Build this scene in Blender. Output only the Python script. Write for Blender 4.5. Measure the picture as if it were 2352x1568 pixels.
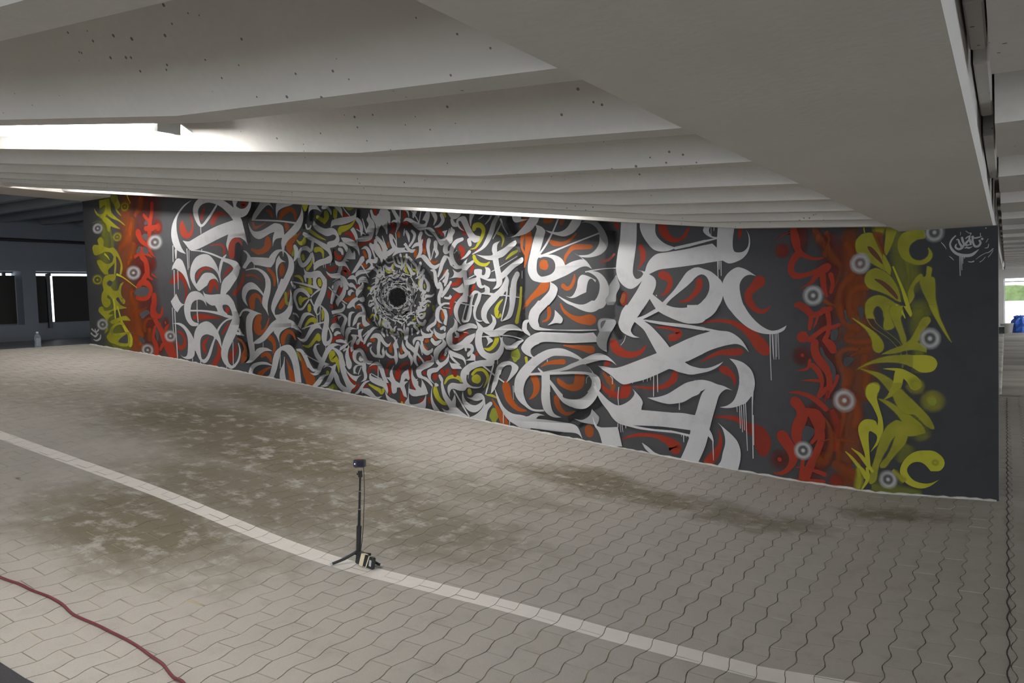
import bpy, math, random
import numpy as np
from mathutils import Matrix, Vector, geometry
random.seed(7)
for o in list(bpy.data.objects): bpy.data.objects.remove(o)
S = bpy.context.scene
COL = S.collection

# ------------------------------------------------------------------ camera
cd = bpy.data.cameras.new('camera'); cam = bpy.data.objects.new('camera', cd); COL.objects.link(cam)
cd.sensor_width = 36.0; cd.lens = 36.0*1890/2352; cd.clip_end = 300
R = ((0.8572308, 0.0019149, 0.5149288), (0.5138667, 0.0611207, -0.8556899), (-0.0331113, 0.9981285, 0.0514106))
EYE = Vector((0, 0, 1.65))
cam.matrix_world = Matrix.Translation(EYE) @ Matrix(R).to_4x4()
S.camera = cam
# ------------------------------------------------------------------ world and exposure
W = bpy.data.worlds.new('World'); S.world = W; W.use_nodes = True
bg = W.node_tree.nodes['Background']; bg.inputs[0].default_value = (0.86, 0.93, 1.0, 1); bg.inputs[1].default_value = 3.2
S.view_settings.view_transform = 'Standard'; S.view_settings.look = 'None'; S.view_settings.gamma = 1.0
S.view_settings.use_curve_mapping = False
S.view_settings.exposure = 0.28
S.cycles.transparent_max_bounces = 48
TUBE = 85.0        # fluorescent tube radiance

# ------------------------------------------------------------------ helpers
def link(o, parent=None):
    COL.objects.link(o)
    if parent is not None: o.parent = parent
    return o
def mesh_obj(name, verts, faces, mat, parent=None, smooth=False, loc=None):
    me = bpy.data.meshes.new(name); me.from_pydata([tuple(v) for v in verts], [], [tuple(f) for f in faces]); me.update()
    if mat: me.materials.append(mat)
    if smooth:
        me.polygons.foreach_set('use_smooth', [True]*len(me.polygons))
    o = bpy.data.objects.new(name, me)
    if loc is not None: o.location = loc
    return link(o, parent)
def empty(name, loc=(0, 0, 0)):
    o = bpy.data.objects.new(name, None); o.location = loc; o.empty_display_size = .1
    return link(o)
def tag(o, label=None, cat=None, group=None, kind=None):
    if label: o['label'] = label
    if cat: o['category'] = cat
    if group: o['group'] = group
    if kind: o['kind'] = kind
    return o
class MB:
    def __init__(s): s.v = []; s.f = []
    def add(s, v, f):
        n = len(s.v); s.v += [tuple(p) for p in v]; s.f += [tuple(i+n for i in q) for q in f]; return s
    def box(s, a, b):
        x0, y0, z0 = a; x1, y1, z1 = b
        return s.add([(x0,y0,z0),(x1,y0,z0),(x1,y1,z0),(x0,y1,z0),(x0,y0,z1),(x1,y0,z1),(x1,y1,z1),(x0,y1,z1)],
                     [(3,2,1,0),(4,5,6,7),(0,1,5,4),(1,2,6,5),(2,3,7,6),(3,0,4,7)])
    def bevbox(s, a, b, r=.004):
        x0, y0, z0 = a; x1, y1, z1 = b
        prof = [(x0+r,y0),(x1-r,y0),(x1,y0+r),(x1,y1-r),(x1-r,y1),(x0+r,y1),(x0,y1-r),(x0,y0+r)]
        cx, cy = (x0+x1)/2, (y0+y1)/2
        def ring(z, k): return [(cx+(p[0]-cx)*k[0], cy+(p[1]-cy)*k[1], z) for p in prof]
        k = (1-2*r/(x1-x0), 1-2*r/(y1-y0))
        rings = [ring(z0, k), ring(z0+r, (1,1)), ring(z1-r, (1,1)), ring(z1, k)]
        v = sum(rings, []); f = [tuple(range(7,-1,-1)), tuple(range(24,32))]
        for q in range(3):
            for i in range(8): f.append((q*8+i, q*8+(i+1)%8, (q+1)*8+(i+1)%8, (q+1)*8+i))
        return s.add(v, f)
    def tube(s, pts, rad, n=10, cap=True):
        pts = [Vector(p) for p in pts]; rads = rad if isinstance(rad, (list, tuple)) else [rad]*len(pts)
        t0 = (pts[1]-pts[0]).normalized(); ref = Vector((0,0,1)) if abs(t0.z) < .9 else Vector((1,0,0))
        nrm = t0.cross(ref).normalized(); v = []
        for i, p in enumerate(pts):
            t = (pts[min(i+1,len(pts)-1)]-pts[max(i-1,0)]).normalized()
            nrm = (nrm-t*nrm.dot(t)).normalized(); b = t.cross(nrm)
            for j in range(n):
                a = 2*math.pi*j/n; v.append(p+(nrm*math.cos(a)+b*math.sin(a))*rads[i])
        f = []
        for i in range(len(pts)-1):
            for j in range(n): f.append((i*n+j, i*n+(j+1)%n, (i+1)*n+(j+1)%n, (i+1)*n+j))
        if cap: f.append(tuple(range(n-1,-1,-1))); f.append(tuple((len(pts)-1)*n+j for j in range(n)))
        return s.add(v, f)
    def lathe(s, prof, n=20, c=(0,0,0)):
        v = [(c[0]+r*math.cos(2*math.pi*j/n), c[1]+r*math.sin(2*math.pi*j/n), c[2]+z) for r, z in prof for j in range(n)]
        f = [(i*n+j, i*n+(j+1)%n, (i+1)*n+(j+1)%n, (i+1)*n+j) for i in range(len(prof)-1) for j in range(n)]
        return s.add(v, f)
    def build(s, name, mat, parent=None, smooth=False, loc=None): return mesh_obj(name, s.v, s.f, mat, parent, smooth, loc)

# ------------------------------------------------------------------ materials
def new_mat(name):
    m = bpy.data.materials.new(name); m.use_nodes = True; nt = m.node_tree
    return m, nt, nt.nodes['Principled BSDF']
def N(nt, typ, **kw):
    n = nt.nodes.new(typ)
    for k, v in kw.items():
        if k.startswith('i_'):
            key = k[2:]; n.inputs[int(key) if key.isdigit() else key].default_value = v
        else: setattr(n, k, v)
    return n
def math_n(nt, op, a, b=None, clamp=False):
    n = nt.nodes.new('ShaderNodeMath'); n.operation = op; n.use_clamp = clamp
    for i, x in enumerate((a, b)):
        if x is None: continue
        if isinstance(x, (int, float)): n.inputs[i].default_value = x
        else: nt.links.new(x, n.inputs[i])
    return n.outputs[0]
def mixc(nt, fac, a, b, mode='MIX'):
    n = nt.nodes.new('ShaderNodeMix'); n.data_type = 'RGBA'; n.blend_type = mode
    for sock, x in ((n.inputs[0], fac), (n.inputs[6], a), (n.inputs[7], b)):
        if isinstance(x, (int, float)): sock.default_value = x
        elif isinstance(x, tuple): sock.default_value = x if len(x) == 4 else x+(1,)
        else: nt.links.new(x, sock)
    return n.outputs[2]
def ramp(nt, src, p0, p1):
    n = nt.nodes.new('ShaderNodeMapRange'); n.interpolation_type = 'SMOOTHSTEP'
    nt.links.new(src, n.inputs[0]); n.inputs[1].default_value = p0; n.inputs[2].default_value = p1
    return n.outputs[0]
def simple(name, col, rough=.6, metal=0, spec=.5, noise=.0, scale=30, emit=0):
    m, nt, p = new_mat(name)
    p.inputs['Base Color'].default_value = col+(1,); p.inputs['Roughness'].default_value = rough
    p.inputs['Metallic'].default_value = metal; p.inputs['Specular IOR Level'].default_value = spec
    if noise:
        g = N(nt, 'ShaderNodeNewGeometry'); t = N(nt, 'ShaderNodeTexNoise', i_Scale=scale, i_Detail=4.0)
        nt.links.new(g.outputs['Position'], t.inputs['Vector'])
        c = mixc(nt, t.outputs[0], tuple(x*(1-noise) for x in col), tuple(min(1, x*(1+noise)) for x in col))
        nt.links.new(c, p.inputs['Base Color'])
    if emit:
        p.inputs['Emission Color'].default_value = col+(1,); p.inputs['Emission Strength'].default_value = emit
    return m
def concrete(name, col, pits=True, dark=.8):
    m, nt, p = new_mat(name); p.inputs['Roughness'].default_value = .75; p.inputs['Specular IOR Level'].default_value = .25
    g = N(nt, 'ShaderNodeNewGeometry')
    t = N(nt, 'ShaderNodeTexNoise', i_Scale=1.6, i_Detail=6.0, i_Roughness=.6); nt.links.new(g.outputs['Position'], t.inputs['Vector'])
    t2 = N(nt, 'ShaderNodeTexNoise', i_Scale=45.0, i_Detail=3.0); nt.links.new(g.outputs['Position'], t2.inputs['Vector'])
    c = mixc(nt, ramp(nt, t.outputs[0], .3, .7), tuple(x*.93 for x in col), tuple(x*1.05 for x in col))
    c = mixc(nt, t2.outputs[0], c, tuple(x*.9 for x in col)); 
    if pits:
        v = N(nt, 'ShaderNodeTexVoronoi', i_Scale=24.0, i_Randomness=1.0); nt.links.new(g.outputs['Position'], v.inputs['Vector'])
        t3 = N(nt, 'ShaderNodeTexNoise', i_Scale=2.3, i_Detail=2.0); nt.links.new(g.outputs['Position'], t3.inputs['Vector'])
        thr = math_n(nt, 'MULTIPLY', ramp(nt, t3.outputs[0], .36, .70), .13)
        pit = math_n(nt, 'LESS_THAN', v.outputs['Distance'], thr)
        c = mixc(nt, math_n(nt, 'MULTIPLY', pit, .75), c, (.05, .045, .04))
    nt.links.new(c, p.inputs['Base Color'])
    b = N(nt, 'ShaderNodeBump', i_Strength=.12, i_Distance=.01); nt.links.new(t2.outputs[0], b.inputs['Height']); nt.links.new(b.outputs[0], p.inputs['Normal'])
    return m
M = {}
M['ceil'] = concrete('painted_concrete', (.67, .645, .61))
M['ceil_shaded'] = concrete('painted_concrete_shaded', (.23, .24, .26), pits=False)  # shaded copy of the ceiling concrete; the unlit zone's gloom is in the colour
M['beam'] = concrete('painted_beam', (.69, .655, .615), pits=False)
M['slab'] = concrete('slab_concrete', (.66, .635, .60))
M['wall'] = concrete('raw_wall', (.30, .30, .31), pits=False)
M['fillet'] = simple('mortar', (.60, .58, .54), .9, noise=.2)
M['asphalt'] = simple('asphalt', (.035, .033, .037), .9, noise=.5, scale=120)
M['landing'] = simple('landing_concrete', (.12, .13, .15), .5, noise=.15, scale=3)
M['leftwall'] = simple('left_wall_paint', (.15, .165, .19), .8, noise=.06, scale=4)
M['white_metal'] = simple('white_metal', (.72, .72, .70), .4)
M['grey_metal'] = simple('grey_metal', (.42, .43, .42), .45)
M['tube'] = simple('fluorescent_tube', (1.0, .985, .96), .4, emit=TUBE)
M['black'] = simple('black_plastic', (.012, .012, .014), .4)
M['blackmetal'] = simple('black_metal', (.015, .015, .017), .35, metal=.2)
M['chrome'] = simple('chrome_ring', (.5, .5, .52), .25, metal=1)
M['tape'] = simple('masking_tape', (.62, .55, .38), .7)
M['led'] = simple('blue_led', (.25, .25, 1.0), .4, emit=3)
M['redbtn'] = simple('red_plastic', (.45, .04, .03), .4)
M['lens'] = simple('lens_glass', (.01, .01, .03), .08)
M['cord'] = simple('maroon_rubber', (.13, .022, .03), .5, noise=.2, scale=60)
M['linep'] = simple('line_paint', (.80, .76, .71), .6, noise=.07, scale=14)
M['blind'] = simple('dark_blind', (.016, .017, .012), .8)
M['bluebag'] = simple('blue_plastic', (.03, .12, .55), .35)
M['bucket'] = simple('bucket_white', (.75, .74, .70), .5)
M['leaf'] = simple('dry_leaf', (.28, .2, .12), .8)
M['hedge'] = simple('hedge_green', (.10, .14, .05), .9, noise=.4, scale=6)
M['outside'] = simple('sunlit_ground', (.85, .85, .83), .9)
m, nt, p = new_mat('clear_plastic'); p.inputs['Transmission Weight'].default_value = .9; p.inputs['Roughness'].default_value = .12; p.inputs['IOR'].default_value = 1.3; p.inputs['Base Color'].default_value = (.8, .88, .95, 1); M['clear'] = m
M['water'] = simple('bottle_label', (.5, .6, .75), .4)

STAINS = [(-6.1,5.1,1.5,.7,1),(-6.6,6.3,1.2,.45,.9),(-4.6,3.1,.75,.45,1),(-4.6,4.0,1.0,.55,.9),(-4.0,4.4,.9,.5,.8),(-5.2,4.8,1.2,.55,1),
          (-2.95,5.95,.55,.28,1),(-2.45,5.85,.4,.25,.9),(-1.65,5.85,.45,.22,.75),(-.72,6.5,.3,.2,.8),(-3.3,4.3,.7,.4,.75),(-7.6,5.8,.9,.35,.55),(-3.4,5.2,.6,.3,.55),(-8.4,4.8,1.0,.6,.45)]
def stain_mask(nt, pos, mid):          # soil trodden into the paving: soft-edged patches
    w = N(nt, 'ShaderNodeTexNoise', i_Scale=2.2, i_Detail=5.0, i_Roughness=.7); nt.links.new(pos, w.inputs['Vector'])
    wv = N(nt, 'ShaderNodeVectorMath', operation='MULTIPLY_ADD'); nt.links.new(w.outputs['Color'], wv.inputs[0]); wv.inputs[1].default_value = (1.1, .8, 0); nt.links.new(pos, wv.inputs[2])
    tot = None
    for (u, v, ru, rv, k) in STAINS:
        mp = N(nt, 'ShaderNodeMapping', vector_type='TEXTURE'); nt.links.new(wv.outputs[0], mp.inputs[0])
        mp.inputs[1].default_value = (u+.55, v+.4, 0); mp.inputs[3].default_value = (ru*1.35, rv*1.35, 1000)
        ln = N(nt, 'ShaderNodeVectorMath', operation='LENGTH'); nt.links.new(mp.outputs[0], ln.inputs[0])
        q = math_n(nt, 'MULTIPLY', ramp(nt, ln.outputs['Value'], 1.3, .35), k)
        tot = q if tot is None else math_n(nt, 'MAXIMUM', tot, q)
    return math_n(nt, 'MULTIPLY', tot, ramp(nt, mid, .30, .50))
def paver_material():
    m, nt, p = new_mat('concrete_paver'); p.inputs['Roughness'].default_value = .82; p.inputs['Specular IOR Level'].default_value = .25
    g = N(nt, 'ShaderNodeNewGeometry'); pos = g.outputs['Position']
    oi = N(nt, 'ShaderNodeObjectInfo'); at = N(nt, 'ShaderNodeAttribute', attribute_name='tone')
    fine = N(nt, 'ShaderNodeTexNoise', i_Scale=150.0, i_Detail=3.0); nt.links.new(pos, fine.inputs['Vector'])
    mid = N(nt, 'ShaderNodeTexNoise', i_Scale=7.0, i_Detail=5.0, i_Roughness=.65); nt.links.new(pos, mid.inputs['Vector'])
    big = N(nt, 'ShaderNodeTexNoise', i_Scale=.8, i_Detail=4.0); nt.links.new(pos, big.inputs['Vector'])
    c = mixc(nt, fine.outputs[0], (.375, .348, .31), (.49, .462, .42))
    tone = math_n(nt, 'ADD', math_n(nt, 'MULTIPLY', oi.outputs['Random'], .5), at.outputs['Fac'])
    c = mixc(nt, math_n(nt, 'MULTIPLY', tone, .35, True), c, (.54, .515, .475))
    c = mixc(nt, math_n(nt, 'MULTIPLY', ramp(nt, mid.outputs[0], .5, .75), .35), c, (.29, .262, .215))
    tot = stain_mask(nt, pos, mid.outputs[0])
    c = mixc(nt, math_n(nt, 'MULTIPLY', tot, .92, True), c, (.155, .13, .085))
    nt.links.new(c, p.inputs['Base Color'])
    b = N(nt, 'ShaderNodeBump', i_Strength=.25, i_Distance=.003); nt.links.new(fine.outputs[0], b.inputs['Height']); nt.links.new(b.outputs[0], p.inputs['Normal'])
    return m
M['paver'] = paver_material()
def sand_material():
    m, nt, p = new_mat('joint_sand'); p.inputs['Roughness'].default_value = .95
    g = N(nt, 'ShaderNodeNewGeometry'); t = N(nt, 'ShaderNodeTexNoise', i_Scale=1.1, i_Detail=4.0); nt.links.new(g.outputs['Position'], t.inputs['Vector'])
    t2 = N(nt, 'ShaderNodeTexNoise', i_Scale=9.0, i_Detail=3.0); nt.links.new(g.outputs['Position'], t2.inputs['Vector'])
    c = mixc(nt, ramp(nt, t.outputs[0], .35, .6), (.15, .13, .10), (.44, .38, .27))
    c = mixc(nt, ramp(nt, t2.outputs[0], .4, .65), c, (.20, .175, .135))
    c = mixc(nt, stain_mask(nt, g.outputs['Position'], t2.outputs[0]), c, (.46, .40, .28))
    nt.links.new(c, p.inputs['Base Color']); return m
M['sand'] = sand_material()
def farfloor_material():
    m, nt, p = new_mat('far_paving'); p.inputs['Roughness'].default_value = .8
    g = N(nt, 'ShaderNodeNewGeometry'); mp = N(nt, 'ShaderNodeMapping'); mp.inputs[3].default_value = (.25, 1.0, 1); nt.links.new(g.outputs['Position'], mp.inputs[0])
    t = N(nt, 'ShaderNodeTexNoise', i_Scale=1.3, i_Detail=5.0); nt.links.new(mp.outputs[0], t.inputs['Vector'])
    nt.links.new(mixc(nt, ramp(nt, t.outputs[0], .35, .65), (.30, .275, .235), (.46, .435, .40)), p.inputs['Base Color']); return m
M['far'] = farfloor_material()
def paint_material(name, alpha):
    m, nt, p = new_mat(name); p.inputs['Roughness'].default_value = .6; p.inputs['Specular IOR Level'].default_value = .25
    a = N(nt, 'ShaderNodeAttribute', attribute_name='Col')
    g = N(nt, 'ShaderNodeNewGeometry'); t = N(nt, 'ShaderNodeTexNoise', i_Scale=5.0, i_Detail=5.0, i_Roughness=.7); nt.links.new(g.outputs['Position'], t.inputs['Vector'])
    c = mixc(nt, math_n(nt, 'MULTIPLY', ramp(nt, t.outputs[0], .45, .75), .16), a.outputs['Color'], (.0, .0, .0))
    nt.links.new(c, p.inputs['Base Color'])
    if alpha:
        t2 = N(nt, 'ShaderNodeTexNoise', i_Scale=3.2, i_Detail=3.0); nt.links.new(g.outputs['Position'], t2.inputs['Vector'])
        k = N(nt, 'ShaderNodeMapRange'); nt.links.new(t2.outputs[0], k.inputs[0]); k.inputs[1].default_value = .3; k.inputs[2].default_value = .7; k.inputs[3].default_value = .74; k.inputs[4].default_value = 1.12
        nt.links.new(math_n(nt, 'MULTIPLY', a.outputs['Alpha'], k.outputs[0], True), p.inputs['Alpha'])
    return m
M['paint'] = paint_material('mural_paint', False); M['spray'] = paint_material('spray_paint', True)

# ------------------------------------------------------------------ ground heights (a ramp climbing to the left)
HU = np.array([-40,-11.6,-9.6,-8.1,-6.6,-5.67,-4.39,-3.15,-2.39,-1.63,-.93,-.2,40.])
HZ = np.array([1.19,1.19,.985,.802,.617,.500,.342,.198,.110,.028,-.022,-.008,0.])
def hgt(u, v):
    u = np.asarray(u, float); v = np.asarray(v, float)
    w = np.clip((6.4-v)/2.8, 0, 1.35)
    return np.interp(u, HU, HZ)-.075*np.exp(-((u+3.5)/1.05)**2)*w
def soff(u):                      # underside of the ribs over the ramp
    return float(np.interp(-u, [.72, 1.84, 10.9], [2.084, 2.152, 3.303]))
WV = 7.198                        # front face of the painted wall
WL, WR = -11.585, -.05

# ------------------------------------------------------------------ floor
def grid_floor(name, us, vs, mat, dz, parent=None):
    U, V = np.meshgrid(us, vs, indexing='ij'); Z = hgt(U, V)+dz
    n, k = len(us), len(vs)
    verts = np.stack([U, V, Z], -1).reshape(-1, 3)
    faces = [(i*k+j, (i+1)*k+j, (i+1)*k+j+1, i*k+j+1) for i in range(n-1) for j in range(k-1)]
    return mesh_obj(name, verts.tolist(), faces, mat, parent)
us = np.concatenate([np.arange(-11.9, .2, .15), [.3, 2.7, 12.]]); vs = np.concatenate([np.arange(1.4, 7.3, .25), [7.5, 10, 14.2]])
floor = tag(grid_floor('floor', us, vs, M['sand'], -.003), kind='structure')
PW, PL = .1215, .228
def boundary(v, ph=0): return .0125*math.cos(2*math.pi*(v-4.19)/PL)
def paver_mesh(name, half):
    g = .0014; n = 6; v0 = 0.0 if not half else PL/2
    def wave(t): return .0125*math.cos(2*math.pi*(t+v0)/PL)
    left = [(-PW/2+g+wave(t), t-PL/2) for t in np.linspace(g, PL-g, n+1)]
    right = [(PW/2-g+wave(t), t-PL/2) for t in np.linspace(PL-g, g, n+1)]
    out = right[::-1]+left[::-1]                  # counter-clockwise seen from above
    k = len(out); ch = .0017
    top = [(x*(1-2*ch/PW), y*(1-2*ch/PL), 0) for x, y in out]
    low = [(x, y, -.012) for x, y in out]
    f = [tuple(range(k))]+[(i, k+i, k+(i+1) % k, (i+1) % k) for i in range(k)]
    me = bpy.data.meshes.new(name); me.from_pydata(top+low, [], f); me.update(); me.materials.append(M['paver'])
    return me, np.array(top+low), f, out
PM = [paver_mesh('paver', False), paver_mesh('paver_half', True)]
spots = []
Rm = np.array(R)
kmin, kmax = int(math.floor((-.58-2.6)/PW)), int(math.ceil((-.58+11.85)/PW))
for k in range(kmin, kmax):
    uc = -.58-PW*(k+.5)
    off = 0 if k % 2 == 1 else PL/2
    n0 = int((1.5-4.19-off)/PL); n1 = int(math.ceil(((14.0 if uc > -.05 else WV-.005)-4.19-off)/PL))
    for n in range(n0, n1):
        vc = 4.19+off+n*PL+PL/2
        if uc < -10 and vc < 3.0: continue
        spots.append((uc, vc, 0 if off == 0 else 1))
def paver_matrix(uc, vc):
    e = .05; du = float(hgt(uc+e, vc)-hgt(uc-e, vc))/(2*e); dv = float(hgt(uc, vc+e)-hgt(uc, vc-e))/(2*e)
    du += random.uniform(-.005, .005); dv += random.uniform(-.005, .005)
    x = Vector((1, 0, du)); lx = x.length; x.normalize(); y0 = Vector((0, 1, dv)); ly = y0.length
    z = x.cross(y0).normalized(); y = z.cross(x)
    m3 = np.array([[x[i]*lx, y[i]*ly, z[i]] for i in range(3)])
    m = np.eye(4); m[:3, :3] = m3; m[:3, 3] = (uc, vc, float(hgt(uc, vc))+random.uniform(-.001, .001)); return m
def seen(u, v):
    c = Rm.T @ (np.array([u, v, float(hgt(u, v))])-np.array(EYE)); 
    if c[2] > -.5: return None
    x, y = 1176+1890*c[0]/-c[2], 784-1890*c[1]/-c[2]
    return -c[2] if (-20 < x < 2372 and y < 1590) else None
order = sorted((d, i) for i, s in enumerate(spots) for d in [seen(s[0], s[1])] if d)
single = set(i for d, i in order[:300])
BV = []; BF = []; tones = []; line_polys = []
def clip(poly, f0, keep_ge):
    out = []
    for i in range(len(poly)):
        a, b = poly[i-1], poly[i]
        fa, fb = f0(a), f0(b)
        ina, inb = (fa >= 0) == keep_ge, (fb >= 0) == keep_ge
        if ina != inb:
            t = fa/(fa-fb); out.append((a[0]+(b[0]-a[0])*t, a[1]+(b[1]-a[1])*t, a[2]+(b[2]-a[2])*t))
        if inb: out.append(b)
    return out
def line_centre(u): return 3.515+.055*((u+3.8)/3.2)**2 if u > -8 else 3.515+.055*(4.2/3.2)**2
for i, (uc, vc, h) in enumerate(spots):
    me, loc, fc, outl = PM[h]; mt = paver_matrix(uc, vc)
    wv_ = loc @ mt[:3, :3].T + mt[:3, 3]
    if i in single:
        o = bpy.data.objects.new('paver', me); COL.objects.link(o); o.parent = floor; o.matrix_world = Matrix(mt.tolist())
    else:
        b = len(BV); BV.extend(wv_.tolist()); BF.extend([tuple(q+b for q in f) for f in fc]); tones.extend([random.random()*.5]*len(wv_))
    if abs(vc-line_centre(uc)) < .2 and uc < .6:
        top = [tuple(p) for p in (np.array([(x, y, 0) for x, y in outl]) @ mt[:3, :3].T + mt[:3, 3])]
        q = clip(top, lambda p: p[1]-(line_centre(p[0])-.066), True)
        if len(q) > 2: q = clip(q, lambda p: (line_centre(p[0])+.066)-p[1], True)
        if len(q) > 2: line_polys.append([(x, y, z+.0009) for x, y, z in q])
fo = mesh_obj('paver_field', BV, BF, M['paver'], floor); fo['kind'] = 'stuff'
ta = fo.data.attributes.new('tone', 'FLOAT', 'POINT'); ta.data.foreach_set('value', tones)
lv = []; lf = []
for q in line_polys:
    b = len(lv); lv += q; lf.append(tuple(range(b, b+len(q))))
tag(mesh_obj('parking_line', lv, lf, M['linep']), 'long straight white line painted across the grey pavers', 'line')
tag(grid_floor('floor_driveway', np.arange(-12, 12.1, .5), np.array([1.15, 1.5, 1.803]), M['asphalt'], .006), kind='structure')
tag(grid_floor('floor_near_unseen', np.arange(-12, 12.1, .5), np.array([-9, -5, -2, 0, 1.0, 1.16]), M['far'], .003), kind='structure')  # unseen floor, paved light so it bounces light onto the near ceiling
tag(grid_floor('floor_landing', np.array([-16., -14, -11.9]), np.arange(-9, 17, 2.0), M['landing'], -.004), kind='structure')
tag(MB().add([(-12,7.42,1.0),(-.06,7.42,-.05),(-.06,36,-.05),(-12,36,-.05)], [(0,1,2,3)]).add([(-.06,14,-.003),(12,14,-.003),(12,33.6,-.003),(-.06,33.6,-.003)], [(0,1,2,3)]).build('floor_far', M['far']), kind='structure')
# dark seam running past the wall end
tag(MB().tube([(.006+.006*math.cos(2*math.pi*t/PL), t, float(hgt(0, t))-.001) for t in np.arange(2.0, 13.8, PL/6)], .004, 5).build('trim_1', M['asphalt']), kind='structure')

# ------------------------------------------------------------------ painted wall
wu = np.linspace(WL, WR, 48)
def strip(zf0, zf1, y, usx):
    v = []; f = []
    for i, u in enumerate(usx): v += [(u, y, zf0(u)), (u, y, zf1(u))]
    for i in range(len(usx)-1): f.append((2*i, 2*i+2, 2*i+3, 2*i+1))
    return v, f
def wtop(u): return float(np.interp(-u, [0, .74, 1.84, 10.88, 10.9, 12], [2.083, 2.083, 2.50, 3.65, 3.284, 3.284]))
usw = sorted(set(list(wu)+[-.74, -.745, -1.84, -10.88, -10.9]))
b = MB(); n = len(usw)
vv = []
for u in usw:
    zb = float(hgt(u, 7.2))-.25
    vv += [(u, WV, zb), (u, WV, wtop(u)), (u, WV+.2, wtop(u)), (u, WV+.2, zb)]
ff = [(0, 1, 2, 3), tuple(4*(n-1)+i for i in (3, 2, 1, 0))]
for i in range(n-1):
    for j in range(4): ff.append((4*i+j, 4*i+4+j, 4*i+4+(j+1) % 4, 4*i+(j+1) % 4))
wall = tag(mesh_obj('wall_back', vv, ff, M['wall']), kind='structure')
# rough mortar fillet along the foot of the wall
fu = np.arange(WL, WR+.01, .045); fv = []; ff = []
for i, u in enumerate(fu):
    z = float(hgt(u, 7.18)); r1 = random.uniform(.004, .016); r2 = random.uniform(.018, .034)
    fv += [(u, WV-.0145, z+r1), (u, WV-r2, z+.003), (u, WV-r2, z-.02), (u, WV-.0005, z+r1)]
for i in range(len(fu)-1):
    ff += [(4*i+1, 4*i+5, 4*i+4, 4*i), (4*i+2, 4*i+6, 4*i+5, 4*i+1), (4*i, 4*i+4, 4*i+7, 4*i+3)]
tag(mesh_obj('baseboard_back', fv, ff, M['fillet']), kind='structure')

# ------------------------------------------------------------------ ceiling: slab, ribs, cross beams
ps = [(-10.9, 3.303), (-1.84, 2.152), (-.72, 2.084)]
RIBH = .30
cv = []; cf = []
prof = [(-16, 3.30+RIBH), (-11.58, 3.30+RIBH), (-10.9, 3.303+RIBH), (-1.84, 2.152+RIBH), (-.72, 2.084+RIBH), (-.02, 2.10+RIBH), (12, 2.10+RIBH)]
for u, z in prof: cv += [(u, -9, z), (u, 36, z), (u, 36, z+.2), (u, -9, z+.2)]
for i in range(len(prof)-1):
    for j in range(4): cf.append((4*i+j, 4*i+(j+1) % 4, 4*i+4+(j+1) % 4, 4*i+4+j))
ceiling = tag(mesh_obj('ceiling', cv, cf, M['slab']), kind='structure')
RV = [1.518-.71*k for k in range(9, 0, -1)]+[1.518, 2.224, 2.925, 3.64, 4.375, 5.11, 5.86, 6.607]
def rib(path, v0, v1, name='rib', taper=.20, mat=None):
    vv = []; ff = []
    for u, z in path: vv += [(u, v0, z), (u, v1, z), (u, v1+taper, z+RIBH+.01), (u, v0-taper, z+RIBH+.01)]
    for i in range(len(path)-1):
        for j in range(4): ff.append((4*i+j, 4*i+(j+1) % 4, 4*i+4+(j+1) % 4, 4*i+4+j))
    n = len(path)-1; ff += [(3, 2, 1, 0), (4*n, 4*n+1, 4*n+2, 4*n+3)]
    return mesh_obj(name, vv, ff, mat or M['ceil'], ceiling)
for v in RV: rib(ps, v-.105, v)
for v in [7.9+.71*k for k in range(0, 16)]: rib(ps, v-.105, v)
for v in RV[9:]+[7.31+.71*k for k in range(0, 9)]: rib([(-15.25, 3.30), (-11.57, 3.29)], v-.105, v, mat=M['ceil_shaded'])  # left-zone ribs take the darkened copy in place of real shade
for k in range(-5, 22): rib([(-.028, 2.12), (12, 2.12)], 2.85+1.43*k, 2.85+1.43*k+.76, taper=.16)
def beam(u0, u1, z, v0, v1, ch=.012):
    pr = [(u0, z+.46), (u0, z), (u1-ch, z), (u1, z+ch*2), (u1, z+.46)]
    vv = [(u, v, zz) for v in (v0, v1) for u, zz in pr]; k = len(pr)
    ff = [(i, (i+1) % k, k+(i+1) % k, k+i) for i in range(k)]+[tuple(range(k-1, -1, -1)), tuple(range(k, 2*k))]
    return mesh_obj('beam', vv, ff, M['beam'], ceiling)
beam(-.728, -.073, 2.084, -9, 36)
beam(-11.58, -10.9, 3.286, -9, 36)
# loose shim blocks in the slot beside the right beam
for v0, v1, dz in ((1.75, 2.1, .03), (2.32, 3.05, .05), (3.3, 4.6, .02)):
    MB().bevbox((-.068, v0, 2.13+dz), (-.034, v1, 2.36), .004).build('packing_block', M['ceil'], ceiling)

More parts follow.
